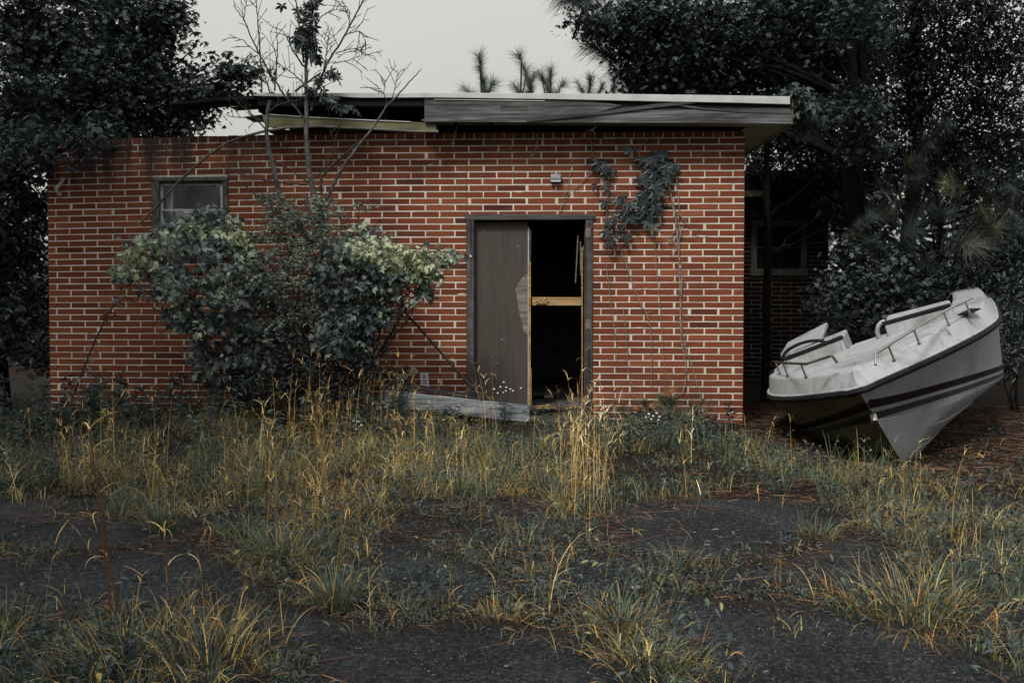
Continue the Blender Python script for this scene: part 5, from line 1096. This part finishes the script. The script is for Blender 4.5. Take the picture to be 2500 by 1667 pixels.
# dry straw: curled blades low down and tall stalks with drooping leaves and heads
g = Geo()
def strawmap(x, y, far): 
    hot = np.exp(-((x - 700) / 210) ** 2 - ((y - 1150) / 170) ** 2) + 1.1 * np.exp(-((x - 1350) / 55) ** 2 - ((y - 1170) / 110) ** 2) + .75 * np.exp(-((x - 250) / 260) ** 2 - ((y - 1140) / 80) ** 2) + .5 * np.exp(-((x - 2100) / 220) ** 2 - ((y - 1230) / 130) ** 2) + .55 * np.exp(-((x - 1050) / 220) ** 2 - ((y - 1080) / 80) ** 2) + .35 * np.exp(-((x - 1600) / 160) ** 2 - ((y - 1080) / 60) ** 2)
    return np.clip(hot, 0, 1)
X, Y, d, far, x, y = sample(9800, lambda d, far, x, y, X, Y: d * (.16 + .84 * strawmap(x, y, far)))
per = 9; X2, Y2 = tufts(X, Y, per, .05); n = len(X2); hh = np.repeat(np.clip(rng.normal(.20, .07, len(X)), .05, .4) * np.where(far > .3, 1.15, .75), per) * rng.uniform(.5, 1.2, n)
blades(g, np.stack([X2, Y2, zed(X2, Y2)], 1), hh, rng.uniform(.0018, .004, n), rng.uniform(0, 2 * pi, n), rng.uniform(.05, .5, n), rng.uniform(.6, 2.9, n), np.repeat(rng.normal(.5, .2, len(X)), per) + rng.normal(0, .15, n), K_=6)
def stalks(g, X, Y, h, t, lean=.16, nleaf=3):
    n = len(X); az = rng.uniform(0, 2 * pi, n); th0 = np.abs(rng.normal(0, lean * .6, n)); th1 = np.abs(rng.normal(0, lean * 2, n)) + (rng.random(n) < .12) * rng.uniform(.6, 1.6, n)
    Cc = blades(g, np.stack([X, Y, zed(X, Y)], 1), h, rng.uniform(.0028, .0045, n), az, th0, th1, t, K_=8, p=2)
    for j in range(nleaf):
        k = rng.integers(3, 9, n); b = Cc[np.arange(n), k]; l = rng.uniform(.06, .17, n)
        blades(g, b, l, rng.uniform(.003, .006, n), rng.uniform(0, 2 * pi, n), rng.uniform(.1, .7, n), rng.uniform(1.2, 3.0, n), t + rng.normal(0, .15, n), K_=6, p=1.0, curl=rng.normal(0, .8, n))
    b = Cc[:, -1]; l = rng.uniform(.05, .13, n)      # seed head
    for j in range(2): blades(g, b, l * rng.uniform(.6, 1.2, n), rng.uniform(.0025, .005, n), az + rng.normal(0, .7, n), th0 + th1, rng.uniform(.3, 1.8, n), t + .1, K_=5)
X, Y, d, far, x, y = sample(9000, lambda d, far, x, y, X, Y: far * (.03 + .75 * strawmap(x, y, far) ** 1.3) * .62); n = len(X)
stalks(g, X, Y, np.clip(rng.normal(.42, .13, n) * (.75 + .35 * strawmap(x, y, far)), .15, .85), rng.normal(.5, .2, n))
X, Y, d, far, x, y = sample(1800, lambda d, far, x, y, X, Y: np.where(far < .3, np.clip(d, .03, 1) * .5, 0)); n = len(X)
stalks(g, X, Y, np.clip(rng.normal(.33, .14, n), .1, .65), rng.normal(.45, .2, n), .25, 2)
Pn = np.array([gd(xx, yy) for xx, yy in [(640 + 14 * k + rng.normal(0, 8), 1010 + rng.normal(0, 25)) for k in range(22)] + [(830 + 9 * k, 990 + rng.normal(0, 20)) for k in range(14)] + [(1100 + 8 * k, 1010 + rng.normal(0, 14)) for k in range(6)]]); n = len(Pn)
stalks(g, Pn[:, 0], Pn[:, 1], rng.uniform(.42, .82, n), rng.normal(.68, .18, n), .14, 4)
g2 = Geo(); Pc = np.array([gd(1352 + rng.normal(0, 30), 1120 + rng.normal(0, 52)) for k in range(46)]); n = len(Pc)
stalks(g2, Pc[:, 0], Pc[:, 1], rng.uniform(.42, .82, n), rng.normal(.68, .18, n), .14, 4); cb = Pc.mean(0); cb[2] = 0
tag(g2.build('grass_clump', m_straw, loc=cb), 'tallest golden dry grass clump, standing right of the doorway', 'grass')
stuff(g.build('dry_grass', m_straw), 'golden dry grass with tall stalks and curled blades', 'grass')
# grass clumps one can tell apart
def clump(label, px, py, ng, nd, hgt, spread, dry_h=0, group=None):
    c = gd(px, py); c[2] = float(zed(np.array([c[0]]), np.array([c[1]]))[0]); th = thing('grass_clump', label, 'grass', c)
    ng = int(ng * 1.6); nd = int(nd * 1.3)
    if ng:
        g = Geo(); b = np.stack([rng.normal(0, spread, ng), rng.normal(0, spread, ng), np.zeros(ng)], 1); blades(g, b, rng.uniform(.5, 1.1, ng) * hgt, rng.uniform(.003, .0065, ng), np.arctan2(b[:, 1], b[:, 0]) + rng.normal(0, .4, ng), rng.uniform(.05, .5, ng), rng.uniform(.4, 1.9, ng), rng.normal(.5, .16, ng), K_=7); g.build('green_blades', m_green, th)
    if nd:
        g = Geo(); b = np.stack([rng.normal(0, spread * 1.2, nd), rng.normal(0, spread * 1.2, nd), np.zeros(nd)], 1); blades(g, b, rng.uniform(.5, 1.1, nd) * (dry_h or hgt), rng.uniform(.0025, .0055, nd), np.arctan2(b[:, 1], b[:, 0]) + rng.normal(0, .6, nd), rng.uniform(.05, .7, nd), rng.uniform(.6, 2.4, nd), rng.normal(.45, .2, nd), K_=7); g.build('dry_blades', m_straw, th)
clump('arching blue-green grass clump on the asphalt at the left, alone between the slabs', 370, 1222, 90, 16, .30, .035)
clump('spiky green grass clump at the edge of the tall grass near the middle', 1060, 1140, 100, 14, .28, .04)
clump('upright blue-green grass clump on the asphalt, lower of the two left of the centre slab', 770, 1400, 85, 26, .30, .035)
clump('dense blue-green clump at the front edge of the golden grass, left of centre', 640, 1300, 120, 50, .30, .07)
clump('dry orange tuft in the crack at the middle of the front slab edge', 1150, 1425, 20, 70, .16, .05)
clump('broad grass hummock in the crack at lower centre right', 1420, 1440, 110, 90, .20, .09)
clump('grass hummock at the bottom edge right of the middle', 1480, 1535, 110, 90, .20, .08)
clump('big overhanging grass hummock at the lower right', 2110, 1420, 180, 170, .30, .16)
clump('green tuft growing in the crack at the right', 1560, 1310, 60, 20, .20, .05)
clump('leaning dry tuft fallen over in the lower left corner', 480, 1540, 90, 80, .30, .13)
clump('small tuft beside the right end of the far slab', 1880, 1238, 45, 26, .20, .05)
clump('sprawling green tuft left of the fallen straw at the lower left', 290, 1520, 130, 90, .26, .14)
# reed-like brown stalks in the left foreground
for label, pts in (('tall brown dead weed stalk standing in the left foreground', [(268, 1470), (255, 1400), (243, 1300), (232, 1200), (222, 1110), (212, 1035), (206, 985)]), ('second brown stalk beside the tall dead weed stalk, bent tip', [(292, 1470), (270, 1390), (250, 1290), (238, 1180), (230, 1130)]), ('short brown stalk right of the tall dead weed stalks', [(395, 1440), (392, 1380), (384, 1300), (376, 1220)])):
    b = gd(*pts[0], -.01); Ys = b[1] + np.linspace(0, .12, len(pts)); P = np.array([at(px * K, py * K, q) for (px, py), q in zip(pts, Ys)]); th = thing('weed_stalk', label, 'weed', b)
    g = Geo(); g.tube(P - b, np.linspace(.0065, .003, len(P)), 5); g.build('stem', m_litter, th)
    g = Geo(); n = 1
    for q in rng.integers(2, len(P), 6): g = Geo(); k = [q]; blades(g, P[k] - b, rng.uniform(.08, .2, n), rng.uniform(.005, .008, n), rng.uniform(0, 2 * pi, n), rng.uniform(.3, .9, n), rng.uniform(1., 2.8, n), rng.normal(.6, .2, n), K_=7, p=1, curl=rng.normal(0, 1, n)); g.build('dry_leaf', m_straw, th)
# leafy weeds by the wall
g = Geo()
X, Y, d, far, x, y = sample(7400, lambda d, far, x, y, X, Y: far * sstep(1075, 985, y) * np.where((x < 950) | ((x > 1350) & (x < 1720)), 1, .5) * .8 + .16 * (far < .2) * sstep(1430, 1480, y) * sstep(520, 400, x))
for i in range(len(X)):
    hh = rng.uniform(.16, .5) * (.4 if Y[i] < 5.5 else 1.15 if x[i] < 950 else .6); b = np.array([X[i], Y[i], gz(X[i:i + 1], Y[i:i + 1])[0] - .01]); tp = b + np.array([rng.normal(0, .08) * hh, rng.normal(0, .08) * hh, hh])
    g.tube([b, (b + tp) / 2 + rng.normal(0, .01, 3), tp], [.004, .003, .002], 3, 0, .2)
    n = int(12 + hh * 26); q = rng.uniform(.2, 1, n); leaves(g, b + (tp - b) * q[:, None], (.035 + .06 * (1 - q * .5)) * rng.uniform(.7, 1.3, n), T_NARROW if i % 3 else T_ELL, np.clip(rng.normal(.5, .2) + rng.normal(0, .12, n), 0, 1), droop=-.25 + .3 * (i % 2), updown=.6)
stuff(g.build('weeds', m_weed), 'dense dark leafy weeds along the foot of the wall', 'weeds')
g = Geo()
X, Y, d, far, x, y = sample(20000, lambda d, far, x, y, X, Y: np.maximum(far * (.45 + .55 * sstep(1130, 1000, y)) * .8, d * .6)); per = 7; X2, Y2 = tufts(X, Y, per, .05); n = len(X2)
leaves(g, np.stack([X2, Y2, zed(X2, Y2) + rng.uniform(.01, .2, n)], 1), rng.uniform(.018, .05, n), T_ELL, np.clip(rng.normal(.45, .24, n), 0, 1), droop=.1)
stuff(g.build('undergrowth', m_weed), 'low broad-leaved undergrowth between the grasses', 'undergrowth')
g = Geo()
n = 260000; X = rng.uniform(-5.5, 5.5, n); Y = rng.uniform(3.3, 7.3, n); k = np.abs(X) < Y * .53 + .2; X, Y = X[k], Y[k]; d = crack_dist(X, Y); x, y = disp(np.stack([X, Y, 0 * X], 1))
pr = 1.5 * np.exp(-(d / .13) ** 2) * (.15 + .85 * sstep(.38, .55, fbm(X * 1.8, Y * 1.8, 71, 3))) + .25 * sstep(1430, 1480, y) * sstep(580, 480, x) + .010
k = rng.random(len(X)) < pr; X, Y, d = X[k], Y[k], d[k]; n = len(X)
leaves(g, np.stack([X, Y, .006 + np.exp(-(d / .06) ** 2) * rng.uniform(0, .05, n)], 1), rng.uniform(.009, .02, n), T_ELL, np.clip(rng.normal(.5, .22, n), 0, 1), droop=-.1)
stuff(g.build('clover', m_clover), 'creeping clover mats in the asphalt cracks', 'ground cover')
g = Geo()
n = 110000; X = rng.uniform(-6, 7, n); Y = rng.uniform(3.2, 12, n); d = crack_dist(X, Y); dn, far, x, y = density(X, Y)
pr = .36 * np.exp(-(d / .16) ** 2) * (Y < 7.3) + .012 * (Y < 7) + .45 * far * .5 + .5 * ((X > 2.0) & (Y > 7.2)) + .4 * np.exp(-((y - np.interp(x, BX, BYd)) / 22) ** 2)
k = (rng.random(n) < pr) & ~((X < 2.42) & (Y > 10.3 + (2.4 - X) * .0476 - .03)); X, Y = X[k], Y[k]; n = len(X); az = rng.uniform(0, 2 * pi, n); l = rng.uniform(.05, .2, n) * np.where(rng.random(n) < .03, 2.5, 1)
zz = np.where(Y < 7.0, .016, gz(X, Y) + .008) + rng.uniform(0, .02, n); dd = np.stack([np.cos(az), np.sin(az), rng.normal(0, .06, n)], 1) * l[:, None]; sd_ = np.stack([-np.sin(az), np.cos(az), .5 + 0 * az], 1) * rng.uniform(.0012, .0022, n)[:, None]; b = np.stack([X, Y, zz], 1); md_ = b + dd * .5 + np.stack([-np.sin(az), np.cos(az), 0 * az], 1) * (rng.normal(0, .06, n) * l)[:, None]
k = (rng.random(n) < .006) & (Y < 6.8); dd[k] *= rng.uniform(3, 7, k.sum())[:, None]; dd[k, 2] = .01
V = np.stack([b - sd_, b + sd_, md_ - sd_, md_ + sd_, b + dd], 1).reshape(-1, 3); i5 = (np.arange(n) * 5)[:, None]
tt_ = np.repeat(np.clip(rng.normal(.45, .25, n), 0, 1), 5); g.add(V, np.concatenate([i5 + np.array([[0, 1, 3]]), i5 + np.array([[0, 3, 2]]), i5 + np.array([[2, 3, 4]])]), 0, tt_)
stuff(g.build('pine_straw', m_litter), 'fallen reddish pine needles and straw on the ground', 'litter')
g = Geo()
oc = np.array([[1, 0, 0], [0, 1, 0], [-1, 0, 0], [0, -1, 0], [0, 0, .7], [0, 0, -.7]]); of = [(0, 1, 4), (1, 2, 4), (2, 3, 4), (3, 0, 4), (1, 0, 5), (2, 1, 5), (3, 2, 5), (0, 3, 5)]
n = 1500; X = rng.uniform(-4.6, 4.6, n); Y = rng.uniform(3.3, 6.9, n); leaves(g, np.stack([X, Y, np.full(n, .014)], 1), rng.uniform(.0015, .005, n) * np.where(rng.random(n) < .03, 2, 1), (oc, of), np.clip(rng.beta(1.3, 2.2, n), 0, 1), droop=0, updown=.9)
stuff(g.build('gravel', m_pebble), 'loose pale grit scattered over the asphalt', 'gravel')
o = tag((lambda g: (g.add(np.array([[0, 0, 0], [.07, .01, .005], [.085, .05, .012], [.03, .07, .02], [-.02, .04, .006], [.03, .035, .034]]), [(0, 1, 5), (1, 2, 5), (2, 3, 5), (3, 4, 5), (4, 0, 5)]), g.build('paper_scrap', m_sash))[1])(Geo()), 'small white scrap lying on the asphalt left of the grass hummock', 'litter'); o.location = gd(1455, 1352, .02); o.scale = (.55, .55, .45)
# fleabane
FG = 'white fleabane flowers'
def fleabane(label, px, py, Y, heads, r=.010):
    tip = np.array([at(*D(a, b), Y + rng.normal(0, .03)) for a, b in heads]); b = at(*D(px, py), Y); b[2] = max(float(gz(np.array([b[0]]), np.array([b[1]]))[0]), 0) ; th = thing('fleabane', label, 'flower', b, group=FG)
    g = Geo(); fk = tip.mean(0) * .6 + b * .4
    g.tube(np.stack([b, fk]) - b, [.004, .003], 4); [g.tube(np.stack([fk, (fk + e) / 2 + rng.normal(0, .008, 3), e]) - b, [.0025, .002, .0015], 4) for e in tip]
    g.build('stem', m_weed, th); g = Geo(); n = 12; q = rng.uniform(.1, .9, n); leaves(g, (fk - b) * q[:, None], rng.uniform(.04, .08, n), T_NARROW, rng.uniform(.4, .7, n), droop=-.3); g.build('leaves', m_weed, th)
    for e in tip:
        g = Geo(); nrm = unit(np.array([rng.normal(0, .3), -.8, .8])); a = np.arange(14) / 14 * 2 * pi; fr = frames(np.array([[1, 0, 0.]]), nrm[None])[0]
        P = [np.array([0, 0, 0.])]; Fc = []; V = []
        for q in a:
            c_, s_ = math.cos(q), math.sin(q); k0 = len(V); rr = r * rng.uniform(.85, 1.1)
            for u_, v_ in ((.25, -.12), (1, -.17), (1, .17), (.25, .12)): V.append(fr[:, 0] * (u_ * c_ - v_ * s_) * rr + fr[:, 1] * (u_ * s_ + v_ * c_) * rr)
            Fc.append((k0, k0 + 1, k0 + 2, k0 + 3))
        g.add(np.array(V) + e - b, Fc, 0); cpt = np.array([fr[:, 0] * math.cos(q) * r * .35 + fr[:, 1] * math.sin(q) * r * .35 for q in a[::2]]); g.add(np.concatenate([cpt + nrm * .002, [nrm * .004]]) + e - b, [(k, (k + 1) % 7, 7) for k in range(7)], 1)
        g.build('flower', [m_petal, m_yolk], th)
fleabane('white daisy-like weed in front of the closed door leaf', 1160, 915, 9.75, [(1157, 877), (1149, 888), (1163, 889), (1172, 893), (1156, 901), (1178, 897), (1143, 902), (1162, 897), (1196, 891), (1135, 893)], .008)
fleabane('white daisy-like weed below the pine seedling at the wall', 1500, 990, 9.3, [(1490, 950), (1500, 955), (1508, 948), (1515, 957), (1484, 958), (1512, 964), (1496, 962)], .009)
fleabane('white daisy-like weed in the green grass right of the straw clump', 1580, 1120, 8.0, [(1570, 1096), (1577, 1100), (1585, 1098), (1580, 1104), (1583, 1092)], .008)
fleabane('white daisy-like weed just right of the door frame', 1392, 960, 9.6, [(1385, 936), (1391, 934), (1381, 940), (1396, 939)], .008)
fleabane('white daisy-like weed in the tall straw left of the grey plank', 820, 1000, 9.0, [(823, 968), (830, 976), (818, 985), (826, 990), (812, 966)], .008)
